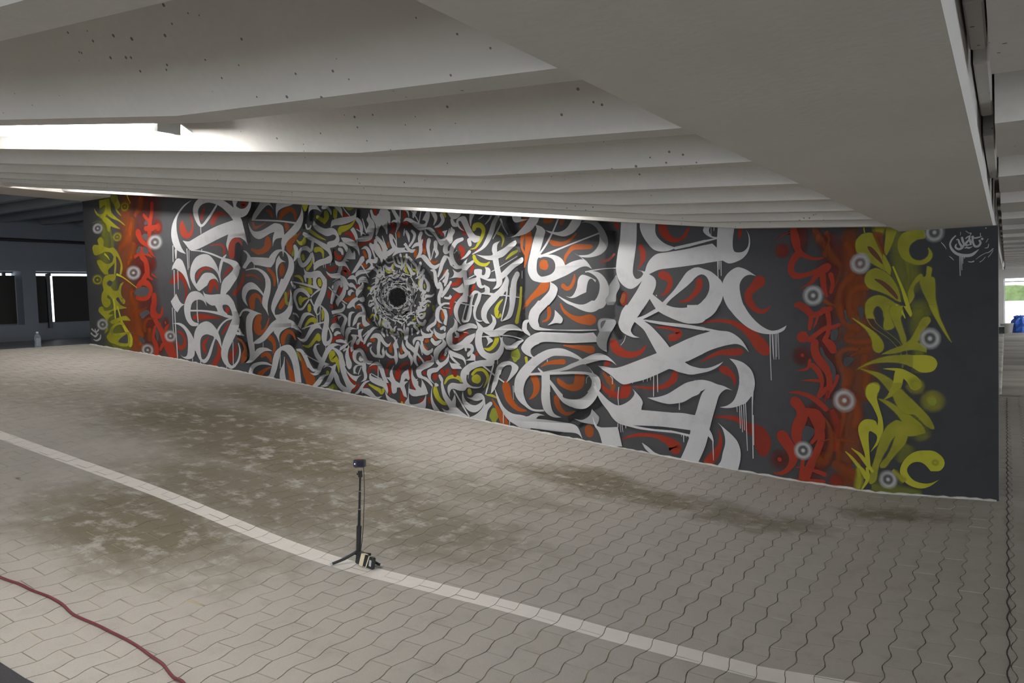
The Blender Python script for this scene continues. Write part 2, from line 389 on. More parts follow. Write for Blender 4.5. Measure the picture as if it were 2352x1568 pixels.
# ------------------------------------------------------------------ left end: wall with window openings
mb = MB()
T0, T1 = -15.55, -15.2
mb.box((T0, -9, .9), (T1, 36, 1.481)); mb.box((T0, -9, 2.452), (T1, 36, 3.75))
OP = [(4.7, 6.3), (6.62, 8.22), (8.47, 10.1), (10.4, 12.0)]
edges = [-9]+[e for a in OP for e in a]+[36]
for i in range(0, len(edges), 2): mb.box((T0, edges[i], 1.481), (T1, edges[i+1], 2.452))
tag(mb.build('wall_left', M['leftwall']), kind='structure')
tag(MB().box((-15.6, -9.2, .9), (-9.5, -9, 3.75)).build('wall_light_block', M['leftwall']), kind='structure')  # unseen wall, added to keep sky light out of the left zone
for i, (a, b_) in enumerate(OP):
    w = tag(MB().box((T0+.02, a, 1.481), (T0+.08, b_, 1.51)).box((T0+.02, a, 2.42), (T0+.04, b_, 2.452)).build('window_%d' % (i+1), M['leftwall']), kind='structure')
    c1 = a+.395
    MB().box((T0+.10, a+.005, 1.50), (T0+.115, c1-.045, 2.375)).build('blind', M['blind'], w)
    MB().box((T0+.10, c1+.045, 1.50), (T0+.115, b_-.005, 2.375)).build('blind', M['blind'], w)
    MB().box((T0+.36, a+.163, 1.40), (T0+.40, a+.23, 2.40)).build('post', M['black'], w)
    for vv_ in (a+.35, b_-.22): MB().box((T0+.09, vv_, 2.37), (T0+.12, vv_+.06, 2.43)).build('bracket', M['black'], w)
tag(MB().tube([(-13.5, 4.5, 2.86), (-13.5, 8, 2.85), (-13.5, 13, 2.83)], .028, 10).build('ceiling_pipe', M['black']), 'thin black pipe under the dark ceiling at the far left', 'pipe')
tag(MB().box((-15.2, -9, 1.18), (-15.17, 16, 1.23)).build('baseboard_left', M['leftwall']), kind='structure')

# ------------------------------------------------------------------ far right end
mb = MB(); mb.box((-.9, 33, -.1), (-.064, 33.3, 2.2)); mb.box((-.064, 33, 1.79), (6, 33.3, 2.6)); mb.box((5, 33, -.1), (6, 33.3, 1.8)); mb.box((-.064, 33, -.1), (5, 33.3, .12)); mb.box((-12, 33, -.1), (-.9, 33.3, 3.6))
tag(mb.build('wall_far', M['ceil']), kind='structure')
w = tag(MB().box((-.062, 33.05, .12), (-.03, 33.15, 1.79)).build('window_5', M['white_metal']), kind='structure')
for u in (.62, 1.9, 3.2): MB().box((u, 33.05, .12), (u+.04, 33.15, 1.79)).build('frame_post', M['white_metal'], w)
MB().box((-.03, 33.05, 1.66), (5, 33.12, 1.70)).build('rail', M['white_metal'], w)
tag(MB().add([(-10,33.4,-.1),(14,33.4,-.1),(14,60,.6),(-10,60,.6)], [(0,1,2,3)]).build('floor_outside', M['outside']), kind='structure')
hv = []; hf = []
for i in range(33):
    u = -6+i*.5
    hv += [(u, 58+random.uniform(-.2,.2), .55), (u, 58+random.uniform(-.3,.3), 1.05), (u, 58.2+random.uniform(-.3,.3), 1.45+random.uniform(-.06,.06)), (u, 59, 1.4), (u, 59, .55)]
for i in range(32):
    for j in range(4): hf.append((5*i+j, 5*i+5+j, 5*i+6+j, 5*i+1+j))
tag(mesh_obj('hedge', hv, hf, M['hedge']), 'low green hedge outside beyond the far right opening', 'hedge')

# ------------------------------------------------------------------ fluorescent lamps
def lamp(u1, v, length, label, level=None, up=.085):
    u0 = u1-length
    sl = (soff(u0)-soff(u1))/(u0-u1) if level is None else 0
    zc = (soff((u0+u1)/2) if level is None else level)+up
    o = empty('fluorescent_lamp', ((u0+u1)/2, v, zc)); o.rotation_euler = (0, -math.atan(sl), 0)
    tag(o, label, 'lamp', 'fluorescent lamps between the ribs')
    L = length/2
    MB().bevbox((-L, -.035, .045), (L, .035, .095), .004).build('housing', M['white_metal'], o)
    mb = MB()
    for s in (-1, 1):
        mb.add([(-L, s*.03, .046), (L, s*.03, .046), (L, s*.10, .016), (-L, s*.10, .016), (-L, s*.03, .050), (L, s*.03, .050), (L, s*.10, .020), (-L, s*.10, .020)],
               [(0,1,2,3),(7,6,5,4),(0,4,5,1),(1,5,6,2),(2,6,7,3),(3,7,4,0)])
    mb.build('reflector', M['white_metal'], o)
    for s in (-1, 1):
        MB().box((s*L-.008, -.045, .0), (s*L+.008, .045, .05)).build('end_cap', M['white_metal'], o)
        MB().tube([(-L+.02, s*.03, .01), (L-.02, s*.03, .01)], .013, 8).build('tube', M['tube'], o)
        MB().tube([(s*L*.7, 0, .09), (s*L*.7, 0, .205)], .006, 6).build('hanger', M['grey_metal'], o)
    return o
lamp(-2.43, 1.83, 1.5, 'bright fluorescent lamp hanging between ceiling ribs at upper left', up=.022)
lamp(-3.30, 6.18, 1.5, 'fluorescent lamp hidden behind the last ribs above the middle of the mural')
lamp(-9.1, 6.18, 1.5, 'fluorescent lamp behind the last ribs above the left end of the mural')
lamp(-8.2, 1.83, 1.5, 'added unseen fluorescent lamp high over the upper part of the ramp')  # out of view, added for general light over the ramp
lamp(-2.43, -2.43, 1.5, 'added fluorescent lamp between ribs, unseen behind the viewer')  # this lamp and the next are unseen, added for overall light
lamp(-8.2, -2.43, 1.5, 'added fluorescent lamp over the ramp, unseen behind the viewer')
for k, (u, v) in enumerate(((3.2, 9.4), (3.2, 16.6), (3.2, 23.7), (3.2, 30.9), (4.5, -3.3))):  # unseen lamps, added to fill out the general light
    lamp(u, v, 1.5, 'added unseen fluorescent lamp over the right bay, '+('just past the mural wall end', 'a little before half way to the far opening', 'past half way to the far opening', 'close to the far opening', 'behind the viewer')[k], 2.12)

# ------------------------------------------------------------------ mural
mural = tag(empty('mural', (0, 0, 0)), 'calligraphy mural of white letters spiralling on dark grey with red, orange and yellow ends', 'mural')
CU, CZ = -5.784, 1.714
RE = np.array([.0, .105, .21, .44, .82, 1.36, 2.18])
def ringshade(u, z):
    r = np.hypot((u-CU)/1.2, z-CZ)
    i = np.clip(np.searchsorted(RE, r)-1, 0, len(RE)-2)
    t = np.clip((r-RE[i])/(RE[i+1]-RE[i]), 0, 1)
    s = np.clip((t-.45)/.55, 0, 1); s = s*s*(3-2*s)
    k = np.array([0, .8, .8, .74, .68, .6, .48])[i]
    f = 1-k*s
    f = np.where(r > RE[-1], 1.0, f)
    return np.where(r < RE[1], .15, f)
PAL = {'W': (.53, .525, .53), 'J': (.40, .40, .39), 'a': (.30, .305, .31), 'G': (.060, .060, .064), 'V': (.12, .045, .02), 'k': (.018, .018, .02),
       'R': (.27, .027, .010), 'r': (.27, .027, .010), 'd': (.17, .018, .008), 'O': (.32, .072, .010), 'o': (.32, .064, .010), 'f': (.27, .06, .012),
       'Y': (.40, .385, .025), 'y': (.40, .375, .03), 'l': (.24, .25, .03), 'L': (.22, .24, .03)}
ALP = {'r': .85, 'd': .6, 'o': .66, 'f': .6, 'y': .70, 'l': .55, 'k': .85, 'a': 1.0}
PNAME = {'W': 'white_stroke', 'J': 'signature_stroke', 'a': 'grey_stroke', 'G': 'grey_fill', 'V': 'brown_fill', 'k': 'dark_shading', 'R': 'red_stroke', 'r': 'red_stroke', 'd': 'red_haze',
         'O': 'orange_stroke', 'o': 'orange_stroke', 'f': 'orange_haze', 'Y': 'yellow_stroke', 'y': 'yellow_stroke', 'l': 'yellow_haze', 'L': 'yellow_haze'}
STEP = .0002
# painted ground: fine grid whose colour follows the painted tunnel rings
gu = np.linspace(WL, WR, 600); ng = 130
gz0 = hgt(gu, 7.2)-.03; gz1 = np.array([wtop(u)-.002 for u in gu])
Gu = np.repeat(gu[:, None], ng, 1); T = np.linspace(0, 1, ng)[None, :]; Gz = gz0[:, None]+(gz1-gz0)[:, None]*T
gv = np.stack([Gu, np.full_like(Gu, WV-.001), Gz], -1).reshape(-1, 3)
idx = np.arange(600*ng).reshape(600, ng)
gf = np.stack([idx[:-1, :-1], idx[1:, :-1], idx[1:, 1:], idx[:-1, 1:]], -1).reshape(-1, 4)
me = bpy.data.meshes.new('painted_ground'); me.from_pydata(gv.tolist(), [], gf.tolist()); me.update(); me.materials.append(M['paint'])
sh = ringshade(Gu, Gz).reshape(-1); end_falloff = np.interp(Gu.reshape(-1), [-11.6, -10.6, -9.5, -2.0, -.9, 0], [.72, .85, 1, 1, .68, .62])  # darker towards both ends: weaker lamplight put into the ground colour
gc = np.ones((len(gv), 4)); gc[:, :3] = np.array(PAL['G'])[None]*(sh*end_falloff)[:, None]
ca = me.color_attributes.new('Col', 'FLOAT_COLOR', 'POINT'); ca.data.foreach_set('color', gc.reshape(-1))
link(bpy.data.objects.new('painted_ground', me), mural)

def catmull(P, n):
    P = np.array(P, float); out = []
    Q = np.vstack([2*P[0]-P[1], P, 2*P[-1]-P[-2]])
    for i in range(1, len(Q)-2):
        p0, p1, p2, p3 = Q[i-1], Q[i], Q[i+1], Q[i+2]
        for t in np.arange(n)/n:
            out.append(.5*((2*p1)+(p2-p0)*t+(2*p0-5*p1+4*p2-p3)*t*t+(3*p1-p0-3*p2+p3)*t**3))
    out.append(P[-1]); return np.array(out)
def smooth_closed(pts, cor, n=4):
    m = len(pts); out = []
    for i in range(m):
        p1, p2 = pts[i], pts[(i+1) % m]
        p0 = pts[i-1] if not cor[i] else 2*p1-p2
        p3 = pts[(i+2) % m] if not cor[(i+1) % m] else 2*p2-p1
        for t in np.arange(n)/n:
            out.append(.5*((2*p1)+(p2-p0)*t+(2*p0-5*p1+4*p2-p3)*t*t+(3*p1-p0-3*p2+p3)*t**3))
    return np.array(out)
DATA = """
sk1 1756 1484 49 1768 1423 54 1790 1345 32
sk2 1693 1313 62 1683 1252 73 1696 1197 33
sk2 1844 1568 52 1813 1518 54 1767 1487 27
sk1 1677 866 34 1685 812 51 1687 773 34
sk1 1727 695 34 1734 637 44 1714 590 42
sk3 1748 1477 64 1764 1417 49 1784 1346 24
sk4 1842 1538 33 1795 1504 47 1773 1478 50
sk1 2294 1493 27 2277 1439 27 2265 1394 27
sk2 2333 1474 40 2326 1435 27
sk2 1658 744 38 1699 675 53 1701 606 47
sk1 2128 698 63 2149 742 57 2192 759 27
sk1 2694 1451 33 2688 1420 37
sk1 2495 1242 17 2483 1185 26
sk1 3694 1324 45 3709 1281 49 3746 1242 24
sk2 3725 1199 17 3763 1180 19 3756 1069 29 3748 957 29
sk3 3750 926 19 3752 884 20 3758 785 26
sk4 3750 749 28 3727 740 26
sk1 4208 1275 40 4246 1217 59 4264 1120 48 4253 1066 36
sk3 3751 1149 20 3754 1061 37 3751 973 38
sk1 4297 927 41 4290 894 45
sk1 4175 428 48 4149 400 36 4055 348 42 4004 328 27
sk2 4087 314 24 4060 294 18
sk2 4251 1210 45 4237 1046 33 4282 934 44
sk1 4268 771 45 4282 732 33
sd1 5108 1170 59 5107 1122 66 5109 1085 42
sd2 5218 1127 68 5240 1053 95 5228 982 86 5250 909 86 5283 836 86
sf3 5309 1144 57 5319 1049 66 5329 954 79 5328 859 89
sf3 5173 1166 30 5186 1129 34 5218 1098 27
sf4 5218 1098 16 5231 1068 32 5247 1041 29 5267 1014 18 5262 981 11 5250 948 9 5239 919 3
sf5 5214 1156 14 5225 1131 9 5216 1098 12 5208 1065 21
sd4 5214 809 57 5202 737 69 5213 664 58 5223 567 57 5210 493 57
sf5 5327 807 93 5337 736 111 5348 664 110 5347 569 99 5346 497 89
sd5 5112 646 61 5114 644 56
sf6 5264 760 14 5261 727 9 5247 693 3
sf6 5298 1127 45 5293 1057 45 5306 985 55 5316 913 67 5315 842 67
sl1 5476 1129 42 5484 1069 52 5490 1000 63 5499 930 52 5510 884 38
sl2 5531 1009 45 5541 963 52 5537 917 42
sl3 5561 848 62 5561 813 58
Sl4 5512 872 19 5516 918 13 5521 964 10 5513 1021 17
sl4 5551 815 52 5550 757 52 5556 688 41 5551 596 37
sd6 5151 399 97 5190 316 94 5175 202 79 5120 112 66
sf7 5283 460 91 5295 350 103 5294 239 103 5280 140 90
sd7 5012 199 66 5015 196 60
sl1 5505 448 57 5547 375 70 5561 337 61
sl2 5506 274 54 5495 236 48
sl8 5400 106 56 5483 102 46 5551 102 24
sd1 772 1718 239 790 1584 242 747 1435 210 702 1284 211
sf2 588 1735 125 563 1602 157 565 1486 189 541 1371 188 518 1255 157
sl3 342 1718 130 319 1622 99 321 1503 98 283 1386 131 271 1267 132
sd2 828 1255 72 826 1240 66
Sl4 174 1577 6 236 1585 10 281 1565 21 303 1520 39 293 1485 32
Sl4 373 1503 25 387 1439 26 389 1396 39
sd3 720 1142 214 737 987 214 754 833 212 801 679 179
sf4 521 1150 126 551 992 189 568 835 221 587 698 189
sl5 336 1118 158 292 999 132 313 879 161 368 758 220
sd4 936 846 59 935 838 53
Sl6 335 686 25 438 670 36 522 678 35
SR1 1160 1507 25 1158 1483 55 1170 1442 66 1205 1415 41 1243 1428 31 1265 1467 18 1257 1520 14 1242 1561 8
SR1 1388 1576 17 1365 1543 28 1353 1512 23
SR1 1600 1514 6 1538 1535 23 1496 1520 42 1458 1484 46
SR1 1429 1335 6 1494 1339 10 1540 1330 17 1558 1305 22 1553 1278 23
SR1 1281 1137 21 1314 1172 21 1364 1192 18 1435 1180 6
SR3 1624 1191 18 1579 1164 20 1536 1129 8
SR2 1400 1041 33 1428 1092 51 1463 1082 30 1478 1042 11
SD1 1011 1116 27 1064 1138 63 1116 1157 38 1150 1115 34 1165 1074 25 1161 1021 18 1139 984 8
SR4 1724 1157 8 1717 1108 32 1686 1059 29 1632 1018 32
SD5 1790 1584 16 1751 1576 33 1755 1557 27
SR1 1229 874 28 1285 877 38 1369 874 28 1505 865 4
SR2 1561 919 39 1554 900 28
SR2 1566 829 12 1535 798 18 1497 761 12
SR1 1371 741 8 1326 711 26 1317 675 36 1330 643 24
SR2 1451 703 12 1463 659 30 1450 615 43 1398 555 41
SD3 1631 703 9 1617 660 31 1580 624 51 1572 600 50
SR1 1049 780 10 1096 769 20 1124 728 27 1115 687 31 1069 670 30 1034 703 33
SU4 1633 734 9 1683 711 20 1708 664 28 1693 617 53 1673 582 21
SO5 1834 1453 19 1844 1424 22 1884 1425 14 1949 1446 4
SO4 1810 1289 18 1868 1268 31 1928 1282 42 1954 1311 65 1956 1338 48
SU6 1963 1516 18 1991 1502 24 2004 1477 18
SU1 2070 1462 25 2100 1493 41 2162 1508 30 2197 1478 25 2199 1445 18
SO2 2119 1418 31 2125 1401 37 2119 1388 18
SL3 2111 1298 13 2131 1323 15 2198 1356 11
SO4 2241 1369 5 2192 1336 23 2144 1303 47 2140 1273 51 2145 1246 18
SL5 2163 1235 22 2184 1280 18
SU5 1748 1129 14 1818 1126 14 1885 1089 5
SO1 1944 1161 20 1976 1136 25 1998 1101 28 1995 1060 19
SU5 2065 1179 28 2068 1152 52 2061 1126 38
SO1 1790 930 46 1790 971 56 1821 1001 32 1859 987 22 1875 946 9
SO2 1850 865 47 1829 834 57 1832 789 74 1863 770 27 1904 801 17 1936 859 8
SO2 2035 924 32 2065 954 37 2104 993 22 2122 1023 6
SL3 2087 1006 24 2095 945 22 2144 948 17
SO3 1925 743 37 1961 716 35 1971 675 25 1956 640 12
SO2 2045 707 37 2051 738 39 2090 773 27 2132 759 21 2154 720 8
SO4 1853 621 23 1892 635 27 1923 617 34 1934 590 19
SO5 1828 502 45 1872 530 24 1931 554 7
SO1 2066 605 6 2088 552 24 2109 499 55 2113 464 55
SO3 2173 645 14 2205 584 29 2226 527 52 2259 484 81 2263 458 72
SL4 2161 645 17 2188 601 17
SY3 2282 1521 50 2282 1498 27
SY3 2376 1445 21 2418 1422 27
SY4 2447 1462 35 2450 1439 39 2431 1411 25
SY1 2519 1468 34 2517 1437 30
SL2 2604 1487 20 2628 1472 19 2662 1479 13
SR3 2580 1454 16 2592 1434 20 2626 1431 6
SY4 2670 1406 7 2635 1377 21 2592 1364 33 2554 1357 39 2548 1338 25
SR5 2661 1381 10 2681 1367 24 2701 1353 14
SR6 2586 1333 13 2624 1330 26 2652 1303 22 2663 1283 8
SY2 2317 1368 21 2352 1346 21 2395 1323 14 2438 1306 3
SY6 2200 1323 6 2227 1301 20 2259 1306 34 2269 1328 22
SY1 2351 1254 33 2382 1256 27 2407 1238 21 2410 1202 9
SY5 2245 1224 27 2248 1207 27
SY6 2320 1200 9 2309 1171 18 2276 1143 23
SR7 2691 1259 20 2733 1272 19 2795 1281 16
SD2 2437 1152 15 2462 1131 26 2507 1145 17
SR2 2503 1232 16 2523 1199 28 2553 1201 26
SR1 2577 1100 25 2570 1126 33 2599 1118 21 2615 1095 16
SR1 2722 1216 12 2733 1197 19 2730 1216 12
SO2 2722 1223 19 2737 1194 23
SO1 2714 1151 21 2730 1137 19 2747 1140 6
SO1 2834 1250 11 2845 1228 19 2860 1205 7
SR1 2805 1463 19 2816 1441 23 2823 1419 8
SR1 2862 1409 17 2885 1389 21 2900 1372 10
SY1 2168 1108 7 2205 1103 18 2231 1082 17 2239 1058 6
SY1 2295 1083 27 2293 1060 32
SY1 2370 1070 31 2374 1050 31
SR1 2434 1100 15 2459 1082 11
SR1 2526 1026 33 2531 1038 25
SY2 2206 1046 7 2251 1031 17 2291 1016 32 2299 1006 29
SY3 2210 969 37 2209 946 28 2212 929 7
SY4 2219 959 28 2242 968 17 2274 972 3
SY5 2280 924 27 2279 901 32
SY1 2384 895 18 2387 866 22 2378 836 9
SY2 2228 782 4 2246 811 16 2280 838 24 2316 840 31 2324 824 26
SY5 2211 688 7 2256 681 17 2289 701 22 2318 728 23 2342 747 30 2345 728 36
SR2 2535 1034 26 2533 1011 30 2524 992 21
SR1 2441 1002 26 2444 975 26
SR1 2450 917 13 2471 916 20 2494 929 14
SR1 2457 825 14 2484 838 26 2494 857 25
SR1 2450 704 16 2469 727 21 2509 737 16 2543 733 10
SR1 2625 675 22 2643 694 23 2680 691 21 2708 666 19 2716 653 8
SR2 2582 665 17 2597 630 21 2612 601 12
SU3 2564 952 19 2603 955 30 2638 976 21
SO1 2646 906 16 2663 911 19 2679 898 11
SO1 2734 837 16 2740 824 16
SO1 2674 809 17 2695 800 14 2707 790 7
SO1 2748 720 19 2773 716 16
SY1 2442 639 39 2441 619 41 2471 619 22 2492 593 17 2494 568 9
SY1 2744 1014 16 2760 1013 13
SY1 2811 902 14 2827 889 14
SY2 2751 846 11 2768 862 13 2796 852 11 2803 833 6
SY1 2748 941 6 2773 947 6
SR1 2653 1030 12 2665 1013 13 2683 1029 11
SO5 2223 569 12 2228 509 25 2247 485 55 2258 461 49
SR3 2623 684 22 2647 702 20 2684 696 19 2713 662 17
SR4 2580 664 15 2598 635 22 2615 598 9
SR1 2565 530 8 2575 501 22 2604 475 27 2622 467 10
SR1 2717 535 16 2744 565 21 2774 562 22 2784 542 22
SR2 2593 420 13 2621 444 19 2641 459 16
SR1 2682 445 12 2709 460 12
SR1 2852 524 11 2858 566 17 2877 589 18 2914 603 9
SR2 2934 511 28 2939 536 30 2958 568 19 2987 585 14 3026 593 8
SR1 2849 473 13 2870 456 29 2868 419 25
SR1 2952 447 11 2957 413 18 2959 377 32
SR3 3017 552 17 3026 519 21 3031 480 24 3047 450 31
SY2 2450 640 43 2449 614 53 2475 599 25 2489 570 20 2495 529 6
SY3 2395 512 11 2404 527 26
SL1 2414 438 15 2443 445 33 2470 437 19
SY2 2717 466 9 2760 447 19 2793 434 25 2810 423 28 2826 438 19
SY2 2951 366 15 2958 363 15
SY6 2235 681 12 2276 687 16 2311 720 20 2340 741 36
SO2 2749 719 17 2771 722 17
SO1 2889 679 22 2888 657 22
SO1 2964 676 14 2966 651 21
SR2 2807 1461 19 2818 1438 23 2825 1419 12
SR2 2869 1409 17 2888 1389 25 2898 1364 11
SR1 3019 1430 15 3025 1406 23 3021 1385 15
SR3 2922 1356 15 2945 1357 21 2944 1333 23 2927 1307 11
SR2 2999 1341 14 3023 1361 21 3053 1346 13 3068 1336 6
SO3 2978 1309 23 2981 1291 19
SR1 3239 1312 12 3257 1302 22 3274 1280 13
SD1 3155 1270 7 3150 1231 15 3150 1192 15
SO2 3150 1204 22 3152 1189 15
SO1 3092 1205 23 3087 1178 19
SU1 3180 1155 13 3209 1135 15 3238 1143 9
SO1 2901 1259 16 2904 1240 16
SY1 3283 1403 14 3293 1381 10
SY1 2873 1112 10 2896 1096 15 2924 1107 15 2934 1143 12
SY1 3019 1127 12 3018 1103 19 3036 1083 8
SY1 3064 1106 9 3087 1099 10 3094 1081 5
SY1 3111 1047 15 3102 1023 9 3097 993 4
SY1 3010 1182 8 3009 1164 5
SY1 3140 1022 7 3143 1000 7
SO1 3283 1087 14 3272 1067 11
SR1 3302 1021 9 3327 1018 12
SY1 3067 847 11 3070 835 10 3047 826 6
SY2 2810 905 12 2809 886 14 2833 889 10 2834 898 8
SY1 2832 795 8 2838 826 9 2859 848 5
SY1 2907 763 18 2895 772 11
SY2 2916 785 4 2911 772 12
SY1 2966 762 8 2973 747 9 2976 735 6
SY1 3083 792 9 3099 798 12
SY1 3164 906 14 3162 903 11
SY1 3121 858 8 3140 867 9
SL1 3197 899 19 3197 881 15
SO3 2759 723 22 2767 717 22
SO2 2886 669 23 2893 654 16
SO2 2964 660 16 2968 651 19
SO3 2903 694 15 2894 679 15
SO1 3227 808 15 3228 793 18
SO2 3256 880 15 3256 856 22 3257 832 15
SO1 3190 740 14 3208 724 13
SO1 3136 713 21 3151 716 21
SO2 3124 691 15 3131 676 17 3149 667 10
SR1 3154 622 18 3162 622 15
SR1 3237 625 24 3251 628 24
SR1 3082 618 13 3097 609 10
SR1 3316 931 22 3311 890 25 3305 855 11
SR2 3305 1012 9 3329 1011 15
SR2 3130 613 18 3161 620 17 3169 617 15
SR2 3243 635 25 3246 625 34
SR2 3082 620 13 3090 602 13
SR4 2925 511 36 2931 533 34 2950 562 20 2983 587 14 3028 591 11
SR1 3309 714 14 3334 714 21 3368 734 21 3410 754 17
SR1 3118 539 21 3122 533 17
SR1 3191 523 34 3190 513 30
SR2 3235 552 23 3255 538 31 3281 560 15
SD3 3311 560 25 3318 546 37 3326 533 20
SR5 3017 555 27 3024 513 27 3036 474 27 3043 453 31
SR3 2953 447 14 2956 411 23 2959 379 36
SR1 3146 396 26 3149 379 22
SR1 3080 380 14 3106 391 14
SR1 3461 640 15 3474 653 11
SY1 3592 737 27 3591 713 26 3570 684 21 3542 667 17 3511 674 5
SL1 3701 661 46 3703 635 57 3699 615 26
SY1 3448 511 44 3464 512 51
SY2 3433 535 14 3462 559 17 3502 560 18 3525 537 20 3528 510 15 3502 466 5
SY3 3411 450 25 3414 436 25
SY4 3253 483 11 3275 511 18 3313 522 21 3350 513 22 3362 499 20
SY5 3188 457 26 3191 433 34 3206 402 29 3235 378 23 3264 373 14
SY4 2954 368 18 2956 361 18
SL1 3561 347 35 3559 317 55 3559 300 35
SO1 3636 476 43 3646 450 46 3657 414 38 3686 378 29 3719 360 21 3757 357 7
SO2 3551 410 6 3577 371 19 3599 335 35 3617 299 47 3628 277 43
SY3 3517 429 5 3552 427 14 3583 415 7
SY1 3763 626 15 3770 600 11
SR1 3397 1310 13 3410 1285 16 3426 1267 10
SR1 3453 1326 13 3460 1314 10
SR1 3388 1203 30 3402 1181 28 3393 1159 17 3371 1139 5
SR1 3489 1185 17 3482 1174 10
SR1 3461 1100 20 3450 1077 14 3439 1060 5
SR3 3374 1037 30 3359 1017 25 3326 1015 12 3305 1022 5
SR1 3467 1001 17 3449 976 20 3438 956 10
SR1 3360 955 18 3374 949 15
SY2 3476 1295 24 3484 1312 27 3515 1312 26 3535 1288 24 3527 1257 20 3501 1219 16 3479 1197 9 3448 1192 3
SY2 3618 1265 17 3641 1255 15 3654 1229 13 3641 1193 3
SY2 3470 1154 20 3480 1131 22 3507 1112 18 3541 1107 17 3567 1120 6
SY4 3730 1165 14 3704 1155 18 3680 1140 12 3663 1127 4
SY2 3293 1390 11 3297 1373 11
SU2 3792 1333 19 3771 1307 25 3758 1286 16
SO4 3801 1252 32 3807 1219 32 3802 1189 26 3791 1153 19 3784 1123 16 3773 1082 3
SO5 3769 1238 19 3761 1208 16 3763 1177 13 3781 1146 12
SR2 3363 958 28 3341 944 23 3322 915 21 3313 873 14 3306 847 7
SR2 3453 987 13 3438 961 13
SR1 3507 863 14 3509 846 10
SR2 3317 722 18 3346 719 21 3375 739 22 3408 757 18
SR2 3462 637 16 3474 651 10
SR1 3459 713 7 3458 701 7
SD5 3320 555 33 3323 532 29
SR3 3255 635 14 3261 623 14
SY1 3638 926 6 3611 901 16 3596 873 24 3605 847 36 3615 844 26
SY4 3717 808 23 3724 836 19 3740 898 16 3749 982 13
SY2 3594 738 27 3591 712 26 3568 681 18 3540 669 14 3513 673 5
SO5 3855 962 32 3822 938 21 3782 908 15 3755 872 6
SO6 3792 1257 33 3801 1216 34 3792 1170 27 3784 1130 17 3772 1081 5
SO7 3768 1236 24 3760 1207 14 3765 1172 13 3784 1141 13
SO1 3921 1205 15 3945 1192 26 3984 1187 20 4019 1196 15 4048 1214 12 4068 1232 9
SU1 3900 1307 32 3930 1308 31
SU1 3994 1303 29 3987 1286 19
SO2 4144 1163 22 4106 1165 25 4053 1166 26 4024 1145 18 4004 1118 16 4000 1087 3
SO1 3883 1090 58 3889 1084 49
SO1 4052 1036 6 4048 1008 16 4031 977 18 4008 967 20 3987 982 24
SO6 3889 1000 48 3879 980 53 3851 958 40 3807 927 25 3775 893 19
SD3 4196 1088 14 4236 1097 14 4267 1123 9
SO7 3903 874 20 3906 848 23 3895 819 15 3864 807 7
SO1 3969 896 8 3987 861 15 4025 831 21 4072 814 34 4125 813 54 4141 813 45
SO1 3978 690 6 4026 683 14 4074 677 23 4117 669 37 4133 669 37
SO1 3853 583 5 3894 601 15 3937 607 23 3982 609 26
SO2 3801 535 37 3817 509 37 3819 479 34 3815 453 30
SO2 4057 551 45 4063 526 56 4039 488 37 3997 487 21 3966 506 16 3942 526 4
SY2 3765 626 17 3768 597 14
SO3 3639 488 41 3645 460 45 3651 419 37 3679 382 28 3715 362 20 3758 355 4
SO4 3807 527 39 3820 496 39 3819 462 31 3800 433 19 3774 414 4
SO3 4067 535 46 4060 499 47 4026 477 27 3982 485 19 3952 502 17 3939 523 5
SO4 3932 428 31 3935 401 31 3951 371 27 3981 351 19 4008 354 15 4035 366 3
SU3 4106 279 50 4108 261 47
SU2 4192 555 13 4220 515 25 4241 495 25 4221 444 15
SD3 4274 1266 17 4285 1246 23
SR1 4504 1243 39 4512 1208 41 4539 1177 29 4574 1166 18 4607 1181 16 4624 1208 14 4635 1218 5
SR1 4397 1149 23 4407 1122 29 4407 1092 26 4394 1063 11 4381 1047 4
SR1 4498 1013 40 4523 1003 35 4537 976 25 4525 945 22 4505 924 11 4485 918 4
SR2 4673 979 30 4670 950 30 4648 920 24 4617 894 16 4573 885 4
SD3 4312 928 32 4305 892 33
SR1 4861 1198 15 4858 1175 15 4855 1153 5
SR1 4939 967 53 4914 940 38 4891 916 33 4893 883 33 4917 849 25 4942 836 20 4964 841 15 4982 858 3
SR2 4248 701 42 4263 671 47 4304 649 36 4351 646 27 4389 663 19 4416 693 4
SR3 4464 773 4 4509 771 13 4548 762 16 4573 746 30 4558 728 32 4536 725 35
SR1 4549 559 30 4540 532 32 4497 501 24 4443 490 16 4388 492 11 4341 495 4
SR2 4311 494 44 4305 466 47
SR3 4170 521 9 4190 485 18 4229 458 26 4274 454 31 4299 466 33
SU4 4222 534 18 4242 498 24
SD3 4206 598 23 4224 609 23
SR2 4678 787 4 4723 798 10 4776 798 15 4822 788 21 4865 764 28 4903 734 43 4939 690 58 4959 665 45
SR3 4850 662 31 4814 659 31 4762 657 21 4712 638 13 4668 611 4
SR4 4769 584 32 4787 576 37 4810 559 24 4822 536 16 4821 510 4
SR4 4310 515 30 4307 484 53 4300 459 47
SR5 4169 528 7 4183 492 18 4216 465 26 4258 452 34 4294 459 41
SR1 4276 239 3 4330 260 14 4395 269 17 4458 265 22 4515 243 40 4539 221 64 4542 213 57
SR1 4723 369 4 4790 370 17 4841 358 26 4885 320 44
SD8 4885 329 44 4923 306 69 4939 264 78 4941 228 50
SR2 4748 313 4 4755 276 14 4747 232 25 4723 193 42 4696 162 42
sr2 5009 1138 3 5043 1158 6 5070 1166 10
sr2 5035 1094 45 5037 1089 43
SR6 5084 1179 28 5091 1135 35 5102 1090 26 5130 1064 19 5171 1050 12 5201 1053 5
SR7 5097 1071 32 5077 1043 27 5070 1006 26 5091 983 27 5133 986 20 5171 997 22 5203 1007 36 5217 1016 31
SR8 5194 993 19 5170 977 19 5151 951 14 5133 942 7 5107 929 2
